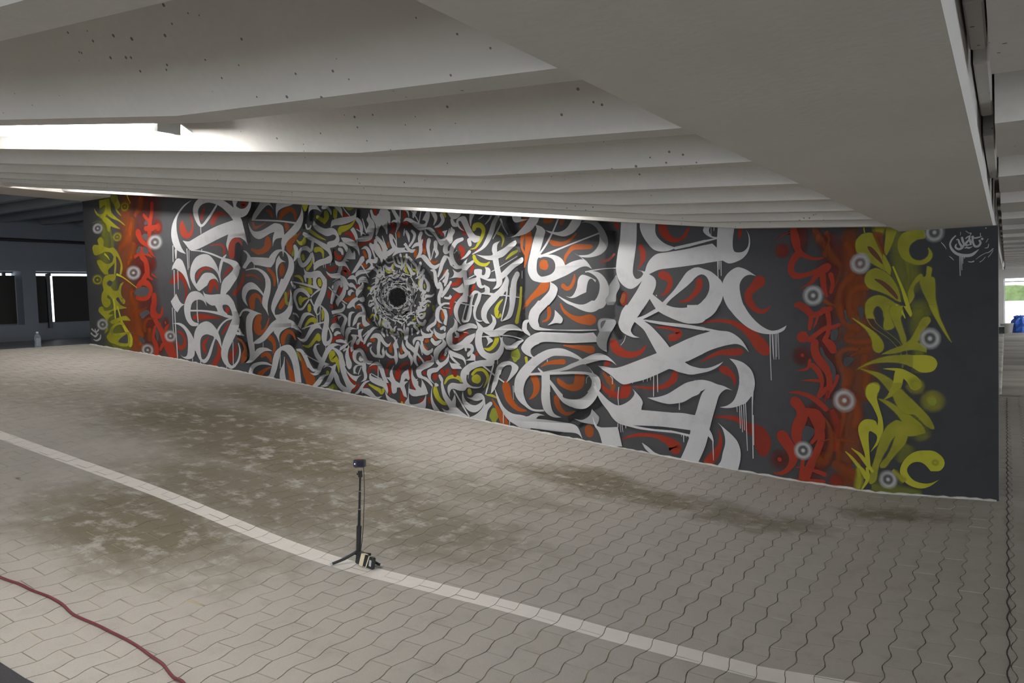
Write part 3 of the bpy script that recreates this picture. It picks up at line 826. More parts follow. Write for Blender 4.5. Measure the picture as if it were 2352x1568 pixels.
SR9 5198 983 25 5200 947 23 5206 911 18 5215 891 9
SR10 5230 982 20 5237 946 16 5229 910 14
so7 5293 1103 24 5308 1078 29 5314 1059 24
so11 5313 983 23 5302 965 28 5280 944 25 5263 909 25 5258 861 29 5262 821 29
so12 5364 924 24 5328 923 26 5304 896 25 5299 848 22 5314 820 18
SR12 5091 860 22 5113 857 24 5136 835 24 5164 820 19 5192 829 19 5226 843 22
so13 5208 872 21 5229 859 14 5247 849 9
SR14 5103 860 29 5129 843 31 5154 818 24 5182 822 22 5203 841 21
SR15 5150 815 19 5147 786 19 5142 757 12
SR16 5178 812 9 5168 783 9 5158 761 2
SR17 5115 725 53 5118 723 48
SR6 5112 649 14 5113 646 12
SR18 5143 713 24 5172 737 19 5207 761 19 5237 765 19 5260 775 14
SR19 5215 829 21 5221 785 18 5216 741 18 5204 717 19
SR20 5164 703 30 5162 673 33 5173 639 36 5198 605 36 5216 571 26 5220 537 25 5215 505 21 5210 476 18
SR21 5202 712 22 5224 693 35 5235 669 30
SR21 5142 627 14 5137 599 12 5118 586 10 5087 583 2
SR22 5151 607 22 5174 583 24 5188 549 19 5188 517 14 5173 475 12
SR23 5108 540 2 5146 543 11 5188 541 15
SR23 5055 488 3 5093 490 13 5140 476 12
SR21 5252 562 16 5241 531 14 5222 493 9
so22 5263 856 25 5267 820 25 5278 787 25 5302 765 26 5327 755 31
so23 5309 741 26 5288 729 21 5288 712 19 5310 703 22 5348 702 21 5381 707 19
so24 5326 674 14 5292 674 19 5263 659 25 5256 635 27 5262 606 26 5284 577 39 5291 553 43 5281 519 34 5290 496 25
so25 5392 688 25 5370 674 26 5337 662 14 5303 647 5
so26 5358 641 22 5356 605 24 5360 569 24 5357 521 24
GG23 5280 832 0 5287 834 0 5294 803 0 5307 781 0 5298 779 0 5285 799 0
GG23 5332 841 0 5345 850 0 5356 840 0 5351 807 0 5345 790 0
GG23 5227 746 0 5241 756 0 5257 751 0 5254 727 0 5241 710 0 5227 715 0
GG26 5278 633 0 5296 643 0 5319 636 0 5305 619 0 5287 602 0 5276 613 0
GG25 5183 678 0 5192 681 0 5205 649 0 5226 625 0 5244 591 0 5241 545 0 5232 545 0 5228 581 0 5210 618 0 5189 652 0
Py26 5309 803 1 5331 788 0 5362 766 0 5392 743 0 5414 719 0 5426 693 0 5424 674 0 5411 662 0 5396 667 0 5387 684 0 5385 712 0 5366 750 0 5340 779 0
Py27 5359 507 0 5364 524 0 5382 536 0 5401 537 0 5412 523 0 5407 504 0 5398 483 1 5361 481 1
sy4 5408 1157 42 5425 1158 37
Py12 5327 1095 0 5331 1118 0 5351 1138 0 5378 1143 0 5399 1137 1 5416 1089 0 5428 1049 0 5441 1016 0 5456 973 1 5436 988 0 5407 1008 0 5372 1033 0 5346 1058 0 5331 1071 0
Pf13 5391 1142 1 5421 1140 0 5429 1095 0 5433 1053 0 5426 1054 0 5407 1101 0
GV14 5371 1087 0 5384 1087 0 5401 1069 0 5418 1043 0 5428 1014 0 5407 1034 0 5383 1061 0
Py13 5442 1159 1 5476 1150 0 5469 1116 0 5454 1078 0 5441 1051 1 5433 1065 0 5438 1109 0
Py5 5575 1141 1 5579 1111 0 5551 1106 0 5530 1091 0 5521 1071 0 5523 1051 0 5534 1032 0 5554 1022 0 5573 1025 0 5589 1038 0 5593 1056 0 5590 1071 1 5601 1053 0 5603 1037 0 5593 1020 0 5573 1009 0 5548 1008 0 5517 1021 0 5496 1041 0 5484 1074 0 5486 1108 0 5501 1132 0 5532 1141 0
Py14 5429 1056 1 5441 1034 0 5456 997 0 5453 971 1 5439 988 0 5430 1021 0
Py15 5360 954 0 5365 975 0 5378 991 0 5402 999 0 5428 989 1 5453 967 0 5470 940 0 5485 903 0 5491 863 1 5474 871 0 5448 890 0 5414 907 0 5380 920 0 5365 937 0
GV16 5395 956 0 5413 955 0 5436 942 0 5461 917 0 5480 887 0 5478 873 0 5455 897 0 5423 931 0
SY17 5464 1005 6 5483 954 8 5499 909 11 5512 865 15 5526 809 10
Py18 5524 853 1 5518 895 0 5531 929 0 5550 960 0 5566 969 0 5572 950 1 5547 937 0 5537 910 0 5539 883 0
Py19 5587 999 1 5601 990 0 5599 960 0 5611 949 0 5613 903 0 5614 869 0 5628 797 1 5614 797 1 5590 858 0 5568 909 0 5562 951 0 5582 961 0
Py27 5361 836 0 5364 862 0 5382 883 0 5410 891 0 5436 883 1 5463 864 0 5499 831 1 5478 829 0 5490 799 1 5430 800 1 5426 828 0 5414 847 0 5401 849 0 5390 835 0 5387 817 0 5396 800 1 5365 801 1
Py28 5452 827 0 5457 846 0 5472 857 0 5495 842 1 5499 821 0 5488 799 1 5454 799 1
SY29 5494 828 6 5501 814 5 5507 800 2
SY13 5358 1166 5 5361 1144 4
Py30 5364 854 1 5361 828 0 5370 795 0 5387 766 0 5417 742 0 5447 719 0 5472 691 0 5491 663 0 5497 628 0 5495 600 1 5508 640 0 5510 670 0 5498 681 0 5477 709 0 5447 737 0 5413 766 0 5396 787 0 5390 811 0 5390 832 0 5401 848 0 5414 848 1
Py31 5429 852 1 5452 852 1 5452 821 0 5458 791 0 5466 765 0 5451 754 0 5434 754 0 5428 770 0 5433 806 0
SY31 5474 851 7 5490 832 6 5507 797 3
Py32 5454 845 1 5499 846 1 5490 823 0 5490 791 0 5498 758 0 5508 721 0 5510 693 1 5496 698 0 5483 740 0 5465 782 0 5452 817 0
PY33 5501 846 1 5524 845 1 5532 815 0 5526 802 1 5515 820 0
Py33 5514 702 1 5531 721 0 5550 762 0 5569 794 0 5588 801 0 5596 787 0 5585 769 0 5560 739 0 5556 718 0 5550 700 0 5577 691 0 5581 665 1 5539 674 0 5506 670 0 5472 660 0 5421 655 1 5459 674 0 5493 688 0
PY5 5533 651 1 5564 652 0 5595 649 0 5613 636 0 5619 615 0 5607 592 0 5584 583 0 5557 585 0 5530 603 1
Py31 5323 590 1 5357 612 0 5394 631 0 5444 646 0 5497 651 0 5533 651 1 5530 605 1 5497 618 0 5455 623 0 5401 620 0 5364 610 0
Py32 5335 597 1 5368 588 0 5403 580 0 5437 564 0 5465 543 0 5488 518 0 5515 486 1 5460 485 1 5432 526 0 5402 561 0 5372 579 0
PY33 5422 596 1 5454 599 0 5491 597 0 5520 584 0 5545 568 0 5561 548 0 5563 527 0 5546 513 0 5526 517 0 5513 542 0 5499 558 1 5488 518 0 5460 485 1 5438 484 1 5458 529 0 5465 571 0 5469 588 1
Py33 5360 502 0 5363 522 0 5378 536 0 5402 537 0 5411 523 0 5404 504 0 5402 483 1 5360 481 1
Py34 5310 803 1 5332 788 0 5363 766 0 5393 743 0 5413 721 0 5425 698 0 5425 677 0 5412 662 0 5395 667 0 5387 688 0 5384 714 0 5367 750 0 5341 776 0
Py34 5592 848 1 5614 848 1 5626 804 0 5642 763 0 5668 700 1 5642 745 0 5614 798 0
sy2 5602 484 20 5602 482 18
SR24 5060 488 4 5098 487 14 5136 477 20 5173 453 23 5205 423 22
SR25 5081 450 48 5100 425 42 5108 391 46 5093 351 51 5085 304 46 5089 267 25
SR26 5024 301 52 5040 276 49 5064 237 43 5069 200 35 5049 161 22 5018 138 17 4984 137 4
SR27 5011 199 18 5012 196 18
SR27 5130 412 29 5162 393 56 5177 349 48 5166 309 21 5144 277 13
SR28 5177 343 38 5184 299 29 5165 241 29 5137 177 34 5115 120 37
SR29 5108 203 16 5104 168 16 5096 127 13
SR30 5077 169 4 5115 169 12 5169 156 17 5196 147 20
SR30 5023 108 9 5071 111 17 5125 113 20 5190 116 17
SR25 5206 507 24 5179 473 13
sr28 5213 496 13 5200 457 10
sr29 5231 408 40 5251 347 39 5242 263 39
so33 5284 504 32 5314 461 34 5329 406 33 5316 362 28
so34 5257 464 29 5272 410 21 5269 359 15 5253 308 5
so35 5194 395 4 5217 351 14 5224 301 21 5218 245 23 5197 209 45 5181 208 54
so36 5232 332 4 5248 297 11 5252 253 21 5249 208 21
so37 5187 288 4 5229 299 8 5281 296 14 5312 293 8
so37 5239 193 32 5275 176 43 5306 151 48
sr38 5227 122 43 5253 118 48
GG36 5109 329 0 5121 348 0 5140 347 0 5158 331 0 5150 305 0 5128 284 0 5111 280 0 5105 300 0
GG38 5303 198 0 5314 207 0 5324 196 0 5319 179 0 5308 181 0
SY39 5278 251 3 5301 228 11 5324 199 14 5347 165 14 5357 149 5
SY40 5302 266 3 5332 241 11 5357 210 16 5380 179 11
sy41 5327 199 16 5331 158 26 5326 116 28
PY42 5360 501 0 5367 526 0 5387 536 1 5409 527 0 5409 506 0 5401 490 0 5403 463 0 5414 420 0 5422 384 0 5422 338 0 5401 285 1 5374 254 1 5396 297 0 5399 322 0 5385 336 0 5371 339 0 5368 314 0 5370 265 0 5375 188 1 5355 202 0 5353 242 0 5342 284 0 5330 330 0 5331 361 0 5349 384 0 5372 389 0 5394 383 0 5402 365 1 5403 396 0 5383 444 0 5364 474 0
Py43 5406 474 1 5437 467 0 5475 444 0 5507 421 0 5540 396 0 5566 370 0 5574 344 1 5539 333 0 5512 328 1 5501 297 0 5473 259 0 5451 230 0 5431 198 0 5412 194 0 5412 209 0 5435 238 0 5454 279 0 5468 326 1 5452 307 0 5435 269 0 5418 237 0 5401 183 0 5395 143 0 5377 124 0 5369 134 0 5375 175 0 5393 235 0 5407 292 0 5424 339 0 5444 370 0 5472 390 1 5494 385 1 5472 417 0 5439 449 0
Py44 5426 470 1 5448 498 0 5462 537 1 5495 538 1 5481 511 0 5459 489 0
Py45 5459 489 1 5486 517 1 5527 476 0 5567 433 0 5593 398 0 5606 363 0 5579 374 0 5540 414 0 5507 418 0 5480 441 0
PY44 5622 161 1 5591 145 0 5559 143 0 5530 154 0 5511 180 0 5511 201 0 5528 221 0 5552 227 0 5573 218 0 5594 193 1 5626 198 0 5642 223 0 5636 250 0 5610 272 0 5579 275 0 5539 267 0 5506 240 0 5487 205 0 5484 175 0 5497 146 0 5524 127 0 5559 121 0 5591 133 0
SY43 5278 251 3 5304 226 9 5327 196 12 5347 170 18 5355 146 12
SY44 5302 265 3 5336 241 11 5358 208 15 5381 176 12
sy45 5327 178 15 5332 134 26 5323 93 25
SY46 5361 187 11 5363 143 14 5337 91 4
sy45 5462 182 18 5492 151 27
sy46 5540 527 49 5543 533 49
sy47 5601 471 62 5604 470 59
SL48 5601 470 31 5602 468 28
sy45 5609 230 20 5611 227 17
sr2 909 1499 73 902 1485 62
SR3 770 1494 34 836 1489 42 897 1500 23
SR4 857 1654 36 845 1587 36 821 1525 42 809 1450 42 792 1394 36 811 1336 27 855 1291 5
SR5 760 1586 24 805 1545 29
SR5 688 1469 61 720 1414 40 784 1375 26
SR6 636 1307 25 706 1326 23 785 1314 20 831 1289 4
SR7 715 1360 31 711 1311 47 751 1274 44 764 1224 54 766 1178 49
so6 733 1695 55 729 1650 51 668 1594 31
so8 628 1558 54 596 1484 71 559 1428 73 478 1378 48
so9 631 1385 55 613 1328 52 564 1272 43
GG6 761 1533 0 787 1550 0 803 1522 0 766 1517 0
GG6 723 1444 0 767 1460 0 796 1439 0 769 1410 0
GG10 665 1356 0 699 1380 0 707 1342 0 657 1329 0
GG8 735 1371 0 777 1360 0 792 1325 0 737 1328 0
Py9 263 1729 1 383 1734 1 391 1683 0 399 1635 0 447 1596 0 508 1560 0 550 1529 1 471 1570 0 408 1591 0 340 1628 1 311 1603 0 271 1606 0 221 1634 0 195 1680 1 235 1640 0 280 1629 0 322 1649 0 326 1692 0 265 1674 1
Py10 413 1775 1 476 1765 0 479 1726 0 506 1673 0 465 1649 1 512 1598 1 458 1638 0 436 1683 0 402 1733 0
SY7 583 1747 14 604 1707 9 623 1678 4
Py11 278 1605 1 331 1605 0 381 1577 0 430 1546 0 491 1510 1 415 1528 0 383 1538 0 367 1504 0 342 1513 0 332 1550 0 302 1579 0
Py9 149 1394 0 172 1417 0 226 1414 0 216 1450 0 258 1467 0 288 1438 0 285 1402 0 349 1382 1 401 1383 0 449 1341 0 482 1284 0 491 1237 0 473 1191 1 455 1195 0 473 1257 0 446 1310 0 421 1319 0 422 1260 0 403 1194 1 390 1195 0 404 1280 0 395 1324 0 359 1354 0 294 1362 0 239 1349 0 172 1345 0
SY10 292 1346 15 323 1324 12 347 1299 4
Py11 194 1295 0 235 1305 0 286 1278 0 338 1272 0 379 1286 0 395 1316 1 418 1288 0 363 1255 0 321 1229 0 324 1198 1 278 1200 1 235 1237 0
SR8 653 1087 56 694 1124 44 761 1114 44 794 1074 42 759 1025 37 696 1012 31 635 1021 32
SR9 754 1179 41 714 1138 46
SR10 771 1167 27 823 1138 9
SR11 815 1176 13 878 1147 4
SR9 826 1027 54 822 978 59 805 932 60 838 893 44 886 892 26 904 926 23 906 953 6
SR10 791 909 44 840 843 43 883 786 49 914 736 71 957 679 97 999 618 81
SR11 976 834 9 938 804 30 917 763 33
SR12 930 846 16 935 838 16
SR11 819 813 28 789 744 36 820 683 48 815 629 54
SR11 877 851 6 878 793 18
SR12 887 690 30 860 660 25
so9 577 1070 38 571 1004 48 618 967 68 588 913 87
so10 640 1072 12 576 1066 16
so12 746 953 8 689 935 21 625 905 60 619 843 94 633 788 87 668 760 50
so13 812 871 11 745 872 16 705 834 34 708 795 37
so14 756 787 49 758 740 55
so14 579 749 45 638 706 45 678 675 40
GG11 607 1061 0 660 1090 0 728 1094 0 776 1078 0 761 1044 0 704 1027 0 624 1041 0
GG14 656 904 0 688 923 0 733 937 0 773 914 0 729 895 0 690 873 0
GG14 825 809 0 853 782 0 855 744 0 835 713 0 821 763 0
GG15 629 745 0 666 745 0 701 717 0 681 698 0 645 717 0
Py10 246 1141 0 277 1184 0 331 1197 1 409 1194 1 400 1163 0 365 1144 1 342 1109 0 372 1081 0 424 1079 0 454 1121 0 494 1135 1 465 1101 0 455 1058 0 471 1026 0 501 1006 0 486 982 0 455 995 0 426 1031 0 393 1020 0 416 996 0 453 971 0 515 954 1 451 948 0 385 941 0 332 934 0 297 911 0 356 910 1 294 883 0 270 839 0 279 799 0 237 775 1 261 815 0 265 855 0 248 888 0 210 913 0 179 938 0 195 965 0 235 965 0 253 936 0 333 942 1 361 958 0 353 1014 0 316 1047 0 297 1051 0 288 1031 0 320 1015 0 323 982 0 282 963 0 243 976 0 223 1013 0 231 1061 0 254 1089 0
GG11 298 1131 0 327 1154 0 365 1140 0 336 1110 0
SY11 366 1017 16 374 957 16 374 894 16 382 838 16
SY15 407 964 15 428 909 15 448 853 24 494 793 34 534 741 49 530 698 51
Py16 312 859 0 392 881 0 497 895 0 551 863 1 443 865 0 349 842 0
Py17 261 751 0 291 779 0 321 818 0 376 846 0 455 853 0 465 829 0 427 837 0 374 826 0 339 798 0 343 774 0 421 774 0 499 781 0 612 768 1 531 777 0 532 726 0 510 686 0 426 682 0 336 702 0 285 718 0
GG18 396 710 0 424 738 0 478 761 0 504 765 0 507 722 0 492 702 0
SY12 422 1193 17 497 1167 9 641 1091 4
SW6 1507 1588 14 1428 1516 20 1350 1469 18 1308 1527 41 1305 1587 53 1356 1626 47 1440 1631 39 1543 1602 45 1626 1552 57 1684 1498 61 1720 1457 43
PW7 1653 1612 1 1712 1606 1 1693 1581 0 1692 1566 0 1727 1548 0 1766 1548 0 1795 1565 0 1810 1590 1 1829 1588 1 1818 1548 0 1785 1509 0 1745 1495 0 1712 1499 0 1670 1545 0 1662 1584 0
PW8 1666 1484 1 1503 1457 0 1364 1420 0 1271 1391 0 1215 1376 0 1156 1386 1 1182 1360 0 1222 1319 1 1296 1319 0 1406 1346 0 1526 1378 0 1603 1396 1 1588 1358 0 1580 1327 0 1595 1290 1 1602 1318 0 1634 1355 0 1680 1371 0 1725 1364 0 1762 1335 0 1777 1317 1 1755 1404 0 1733 1475 0 1717 1495 1
SR9 1627 1261 51 1627 1305 62 1650 1346 46 1696 1355 24 1727 1318 10
PW9 1270 1644 1 1185 1616 0 1112 1563 0 1059 1498 0 1042 1426 0 1063 1355 0 1110 1318 0 1183 1295 1 1143 1338 0 1114 1401 0 1101 1471 0 1116 1543 0 1184 1602 0
SW10 1234 1317 6 1343 1304 8 1437 1281 12 1534 1248 12 1602 1229 20 1662 1203 35 1689 1178 24
SW11 1576 1269 7 1539 1240 21 1515 1194 25 1503 1144 15 1510 1092 8
SW12 1533 1240 16 1618 1217 33 1661 1187 58 1653 1149 62 1610 1112 71 1561 1075 83 1535 1040 59 1521 1009 44
PW11 1030 1195 1 1039 1222 0 1080 1264 0 1109 1271 1 1142 1253 0 1169 1203 0 1189 1141 0 1208 1073 0 1213 1055 1 1196 1076 0 1169 1126 0 1135 1168 0 1087 1195 0 1057 1206 0
PW13 1500 1144 1 1483 1200 0 1446 1249 0 1401 1279 0 1341 1284 0 1279 1266 0 1233 1220 0 1215 1169 0 1219 1128 0 1247 1086 0 1281 1053 1 1298 1046 0 1323 1056 0 1355 1071 0 1379 1082 0 1406 1112 0 1442 1121 0 1471 1114 0 1490 1093 1 1477 1121 0 1439 1153 0 1386 1163 0 1343 1155 0 1305 1124 0 1272 1093 1 1259 1126 0 1268 1166 0 1310 1194 0 1371 1205 0 1436 1190 0 1480 1157 0 1499 1120 1
SW12 1054 1360 9 1047 1250 8
SW12 1082 1326 25 1078 1269 10
SW12 1195 1331 9 1196 1190 6
SW14 1216 1318 6 1207 1201 5
SW9 1344 1465 7 1343 1418 6
SW11 1343 1318 7 1341 1298 6
SW12 1052 1196 9 1044 1024 6
SW12 1090 1190 8 1086 1064 5
PW13 1061 1037 1 1092 987 0 1116 968 0 1144 963 1 1104 946 0 1063 910 1 1028 939 0 1000 985 1
PW14 1363 944 1 1341 972 0 1318 985 0 1282 990 0 1244 983 0 1215 963 0 1200 927 0 1197 891 0 1210 858 0 1239 841 0 1275 835 1 1268 821 0 1243 815 0 1200 819 0 1171 838 0 1148 867 0 1136 908 0 1136 949 0 1152 985 0 1180 1021 0 1212 1041 0 1256 1047 0 1298 1038 0 1332 1017 0 1354 980 0
SW15 1199 919 11 1312 916 11 1402 907 14 1489 893 20 1546 878 20 1609 867 16
PW16 1332 1049 1 1351 1028 0 1381 1021 0 1416 1018 0 1470 1020 1 1557 1016 0 1585 1005 0 1622 969 0 1642 921 0 1664 882 0 1670 843 0 1655 800 0 1623 750 0 1585 703 0 1553 660 0 1541 616 0 1547 580 0 1569 559 0 1586 561 0 1623 585 0 1649 632 0 1652 676 0 1646 711 1 1663 636 0 1649 597 0 1609 554 0 1576 537 0 1545 543 0 1500 576 0 1480 620 0 1484 663 0 1505 715 0 1544 774 0 1577 821 0 1602 856 1 1604 879 0 1595 915 0 1569 945 0 1529 950 0 1516 940 0 1526 912 0 1559 888 0 1518 885 0 1472 898 0 1462 922 0 1443 948 1 1411 949 0 1371 967 0 1348 992 0
SW17 1597 862 12 1544 849 11 1496 822 14 1461 787 18 1456 763 12
PW18 1000 836 1 1070 840 0 1120 827 0 1167 793 0 1201 756 0 1218 728 1 1227 768 0 1255 809 0 1300 836 0 1355 846 0 1402 831 0 1441 799 0 1462 771 0 1482 723 0 1489 659 1 1474 687 0 1452 719 0 1433 731 1 1409 687 0 1380 627 0 1347 586 0 1309 570 0 1268 590 0 1241 630 0 1224 654 0 1215 622 0 1189 601 0 1145 595 0 1102 604 0 1072 625 1 1102 611 0 1134 617 0 1149 646 0 1157 712 0 1151 753 0 1129 790 0 1088 819 0 1044 832 0
GG19 1419 741 0 1384 755 0 1348 761 0 1311 752 0 1289 732 0 1280 703 0 1279 647 0 1287 602 0 1311 596 0 1343 619 0 1371 663 0 1398 707 0
SW17 1641 765 20 1664 761 16 1703 749 4
SR20 1371 741 8 1326 711 26 1314 675 34 1330 643 23
SW19 1015 944 8 1011 820 6 1015 745 5
SW19 1038 927 9 1037 819 9 1039 737 9 1041 596 9
SW19 1195 601 10 1193 579 7
SW20 1276 594 10 1274 559 7
SW17 1527 560 7 1525 529 6
SW19 1277 1046 6 1267 922 9 1270 841 10
SW17 1598 715 6 1590 565 7
PW8 1914 1581 1 1882 1545 0 1840 1504 0 1822 1467 1 1852 1472 0 1889 1500 0 1925 1527 0 1965 1548 0 1994 1542 0 2017 1521 1 1995 1552 0 1977 1570 1
PW2 2053 1564 1 2042 1541 0 2037 1501 0 2044 1462 1 2048 1490 0 2063 1509 0 2102 1523 0 2163 1531 0 2199 1541 1
SW9 1827 1470 8 1969 1456 9 2087 1442 9 2198 1423 11
PW10 2246 1532 1 2254 1506 0 2243 1474 0 2218 1443 0 2188 1416 0 2145 1386 0 2101 1359 1 2094 1406 0 2072 1425 0 2035 1434 0 2011 1433 0 1961 1416 0 1906 1399 0 1857 1396 0 1823 1409 0 1791 1453 1 1803 1407 0 1830 1370 0 1864 1351 0 1898 1349 0 1943 1363 0 1983 1377 0 2019 1383 1 2006 1359 0 1999 1332 0 1997 1293 1 2008 1321 0 2033 1340 0 2081 1343 1 2071 1310 0 2076 1270 1 2083 1229 1 2095 1272 0 2101 1292 0 2131 1323 0 2194 1359 0 2232 1386 0 2258 1424 0 2265 1469 0 2258 1503 0
PW11 1734 1285 0 1759 1282 0 1778 1267 0 1801 1241 1 1880 1235 0 1958 1227 1 1984 1251 0 2024 1271 0 2071 1273 0 2099 1263 0 2135 1236 0 2161 1211 0 2171 1177 0 2163 1134 0 2135 1095 0 2110 1067 0 2094 1047 1 2047 1045 1 2073 1091 0 2105 1134 0 2123 1170 0 2126 1207 0 2112 1241 0 2089 1259 0 2061 1261 0 2041 1248 0 2020 1226 0 2004 1196 0 1973 1169 1 1930 1174 0 1872 1186 0 1828 1191 1 1799 1213 0 1746 1171 1 1721 1179 0 1733 1199 0 1760 1226 0 1767 1257 0
PW12 2048 1238 1 2058 1220 0 2076 1207 0 2106 1194 1 2076 1197 0 2051 1187 0 2033 1164 0 2026 1134 0 2032 1070 1 2024 1070 0 2015 1145 0 2015 1178 0 2024 1212 0
SW13 1748 1162 5 1811 1168 8 1860 1162 14 1908 1136 24 1935 1104 36 1943 1073 44 1941 1049 44
SW13 2087 1266 7 2082 1229 4
SW14 1827 1188 6 1826 1167 5
PW14 1751 935 1 1714 968 0 1702 1005 0 1713 1050 0 1748 1076 0 1788 1085 0 1826 1073 0 1863 1045 0 1893 1013 0 1898 990 1 1868 1018 0 1837 1035 0 1804 1040 0 1771 1035 0 1747 1013 0 1735 981 0
PW15 1918 1101 1 1918 1056 0 1899 1012 0 1884 972 0 1884 937 0 1911 905 0 1934 870 1 1927 909 0 1934 958 0 1957 1015 0 1966 1064 0 1962 1099 1
PW18 2056 1095 1 2028 1048 0 1996 1000 0 1968 952 0 1959 912 0 1979 876 0 1999 849 1 1950 823 0 1896 774 0 1855 743 0 1815 723 0 1784 707 1 1784 748 0 1781 798 0 1791 844 0 1812 870 0 1839 883 0 1877 883 1 1821 900 0 1763 917 0 1730 921 0 1696 909 0 1667 878 0 1680 873 0 1702 900 0 1736 906 0 1768 898 1 1736 867 0 1726 817 0 1728 753 0 1737 698 0 1747 643 0 1741 602 0 1706 576 1 1759 579 0 1813 612 0 1854 639 0 1894 653 0 1951 653 1 1908 671 0 1857 675 0 1817 666 0 1796 648 1 1793 698 1 1839 700 0 1892 720 0 1932 752 0 1972 778 1 1995 742 0 2017 698 0 2021 671 1 2017 707 0 2017 742 0 2034 769 0 2072 789 0 2122 799 0 2164 785 0 2211 763 1 2177 803 0 2143 834 0 2101 850 1 2128 882 0 2142 922 0 2146 978 0 2131 1031 1 2125 979 0 2106 927 0 2073 897 0 2029 880 0 1991 876 1 1990 907 0 2021 951 0 2062 998 0 2102 1045 0 2135 1092 1
PW19 1876 492 1 1915 504 0 1938 554 0 1958 617 0 1982 653 0 2028 680 0 2072 691 0 2109 689 0 2138 667 0 2160 632 0 2175 575 0 2183 514 0 2188 461 1 2137 464 1 2129 526 0 2115 587 0 2087 631 0 2057 653 0 2033 658 1 2019 635 0 2004 595 0 1981 537 0 1953 491 1
SW20 2055 618 5 2046 573 12 2030 520 43 2032 466 56
SW20 1744 510 36 1770 552 31 1824 573 20 1888 576 16 1945 563 5
SW21 2023 698 6 2013 546 5
SW20 1874 707 5 1871 671 5
SW19 2031 1096 7 2027 1044 4
SW19 1975 774 9 1983 760 6 2001 747 3
SW19 1661 790 19 1679 762 14 1705 751 3
SW19 1648 703 7 1661 647 11 1643 596 15 1603 554 14
PW5 2322 1524 1 2312 1499 0 2305 1460 1 2315 1479 0 2338 1492 0 2374 1489 0 2413 1471 1 2388 1499 0 2371 1521 1
PW11 2348 1424 1 2377 1399 0 2412 1380 0 2442 1372 0 2477 1374 0 2507 1367 0 2531 1343 0 2544 1307 0 2536 1282 0 2514 1264 0 2466 1257 1 2477 1224 0 2481 1195 0 2465 1173 0 2421 1165 0 2376 1155 0 2332 1131 1 2329 1154 0 2341 1179 0 2378 1194 0 2423 1201 0 2463 1215 1 2443 1239 0 2409 1260 0 2370 1286 0 2331 1304 0 2292 1323 0 2270 1338 0 2253 1349 0 2263 1365 0 2294 1353 0 2342 1327 0 2389 1304 0 2449 1277 1 2445 1287 0 2463 1296 0 2499 1300 0 2516 1312 0 2517 1325 0 2496 1334 0 2465 1328 0 2439 1330 0 2405 1345 0 2366 1367 0 2341 1395 0
PW5 2493 1506 1 2558 1500 1 2573 1467 0 2575 1426 1 2555 1453 0 2526 1481 0
SW6 2570 1496 7 2602 1458 7 2630 1431 6
PW12 2683 1480 1 2677 1452 0 2659 1432 0 2621 1428 0 2566 1426 0 2510 1421 0 2488 1410 0 2479 1375 1 2508 1386 0 2564 1385 0 2624 1393 0 2658 1403 0 2677 1411 1
SW12 2331 1298 22 2325 1269 22 2319 1253 18
SW13 2314 1246 22 2279 1268 27 2238 1264 22 2218 1235 23 2218 1196 31 2241 1168 27 2278 1183 27 2312 1217 25 2320 1239 18
SW14 2325 1236 13 2332 1203 18 2332 1170 9
SW14 2184 1284 26 2196 1260 32 2189 1224 27 2174 1201 13
PW14 2249 1154 1 2271 1130 0 2307 1125 0 2338 1130 0 2378 1128 0 2404 1104 0 2424 1084 0 2429 1058 0 2426 1029 1 2395 1030 1 2396 1059 0 2380 1089 0 2354 1087 0 2345 1061 0 2355 1032 1 2323 1033 1 2318 1062 0 2322 1088 0 2282 1090 0 2260 1101 0
SW15 2255 1104 18 2259 1084 14 2262 1067 5
SW19 2161 1071 8 2234 1059 9 2324 1039 9
SW12 2283 1406 13 2291 1383 11 2314 1384 11 2324 1400 9
SW13 2423 1496 19 2458 1493 20 2483 1468 16 2488 1449 6
PW8 2555 1312 1 2589 1310 0 2623 1302 0 2655 1287 0 2679 1263 0 2690 1234 0 2690 1199 1 2673 1232 0 2641 1253 0 2600 1271 0 2571 1286 0
PW12 2527 1273 1 2549 1287 0 2579 1279 0 2603 1255 0 2606 1233 1 2593 1227 0 2581 1244 0 2565 1261 0 2544 1262 0
SW13 2538 1246 20 2555 1239 23 2563 1219 16
PW15 2618 1251 1 2639 1218 0 2652 1233 1 2660 1214 0 2658 1182 1 2620 1184 0 2590 1186 0 2611 1172 1 2581 1173 0 2597 1147 0 2616 1111 1 2592 1138 0 2563 1149 0 2553 1130 0 2539 1102 0 2572 1084 0 2592 1058 0 2607 1028 1 2570 1059 0 2542 1079 0 2520 1074 0 2476 1059 1 2498 1078 0 2468 1085 0 2439 1106 0 2427 1126 1 2461 1108 0 2513 1109 1 2528 1147 0 2508 1161 0 2500 1184 1 2534 1173 0 2560 1181 0 2579 1202 0 2593 1224 0
PW13 2681 1298 1 2719 1308 0 2760 1308 0 2768 1314 0 2757 1321 0 2750 1346 0 2768 1373 0 2753 1399 0 2766 1417 0 2771 1438 1 2782 1409 0 2805 1386 0 2811 1354 0 2801 1318 0 2783 1288 0 2746 1278 0 2688 1280 1
PW16 2630 1352 1 2655 1363 0 2678 1326 0 2685 1294 1 2679 1257 0 2681 1231 1 2671 1276 0 2657 1315 0
SW17 2683 1408 22 2703 1387 27 2713 1355 25 2711 1311 7
SW18 2676 1352 5 2744 1315 7
SW19 2724 1408 6 2738 1360 10 2752 1321 8
PW14 2792 1449 1 2803 1426 0 2831 1415 0 2852 1435 1 2854 1410 0 2837 1377 0 2843 1352 0 2821 1304 1 2819 1348 0 2813 1382 0 2790 1409 0
PW15 2831 1415 1 2873 1458 1 2889 1450 0 2905 1418 1 2901 1348 0 2868 1369 0 2852 1354 0 2834 1334 1
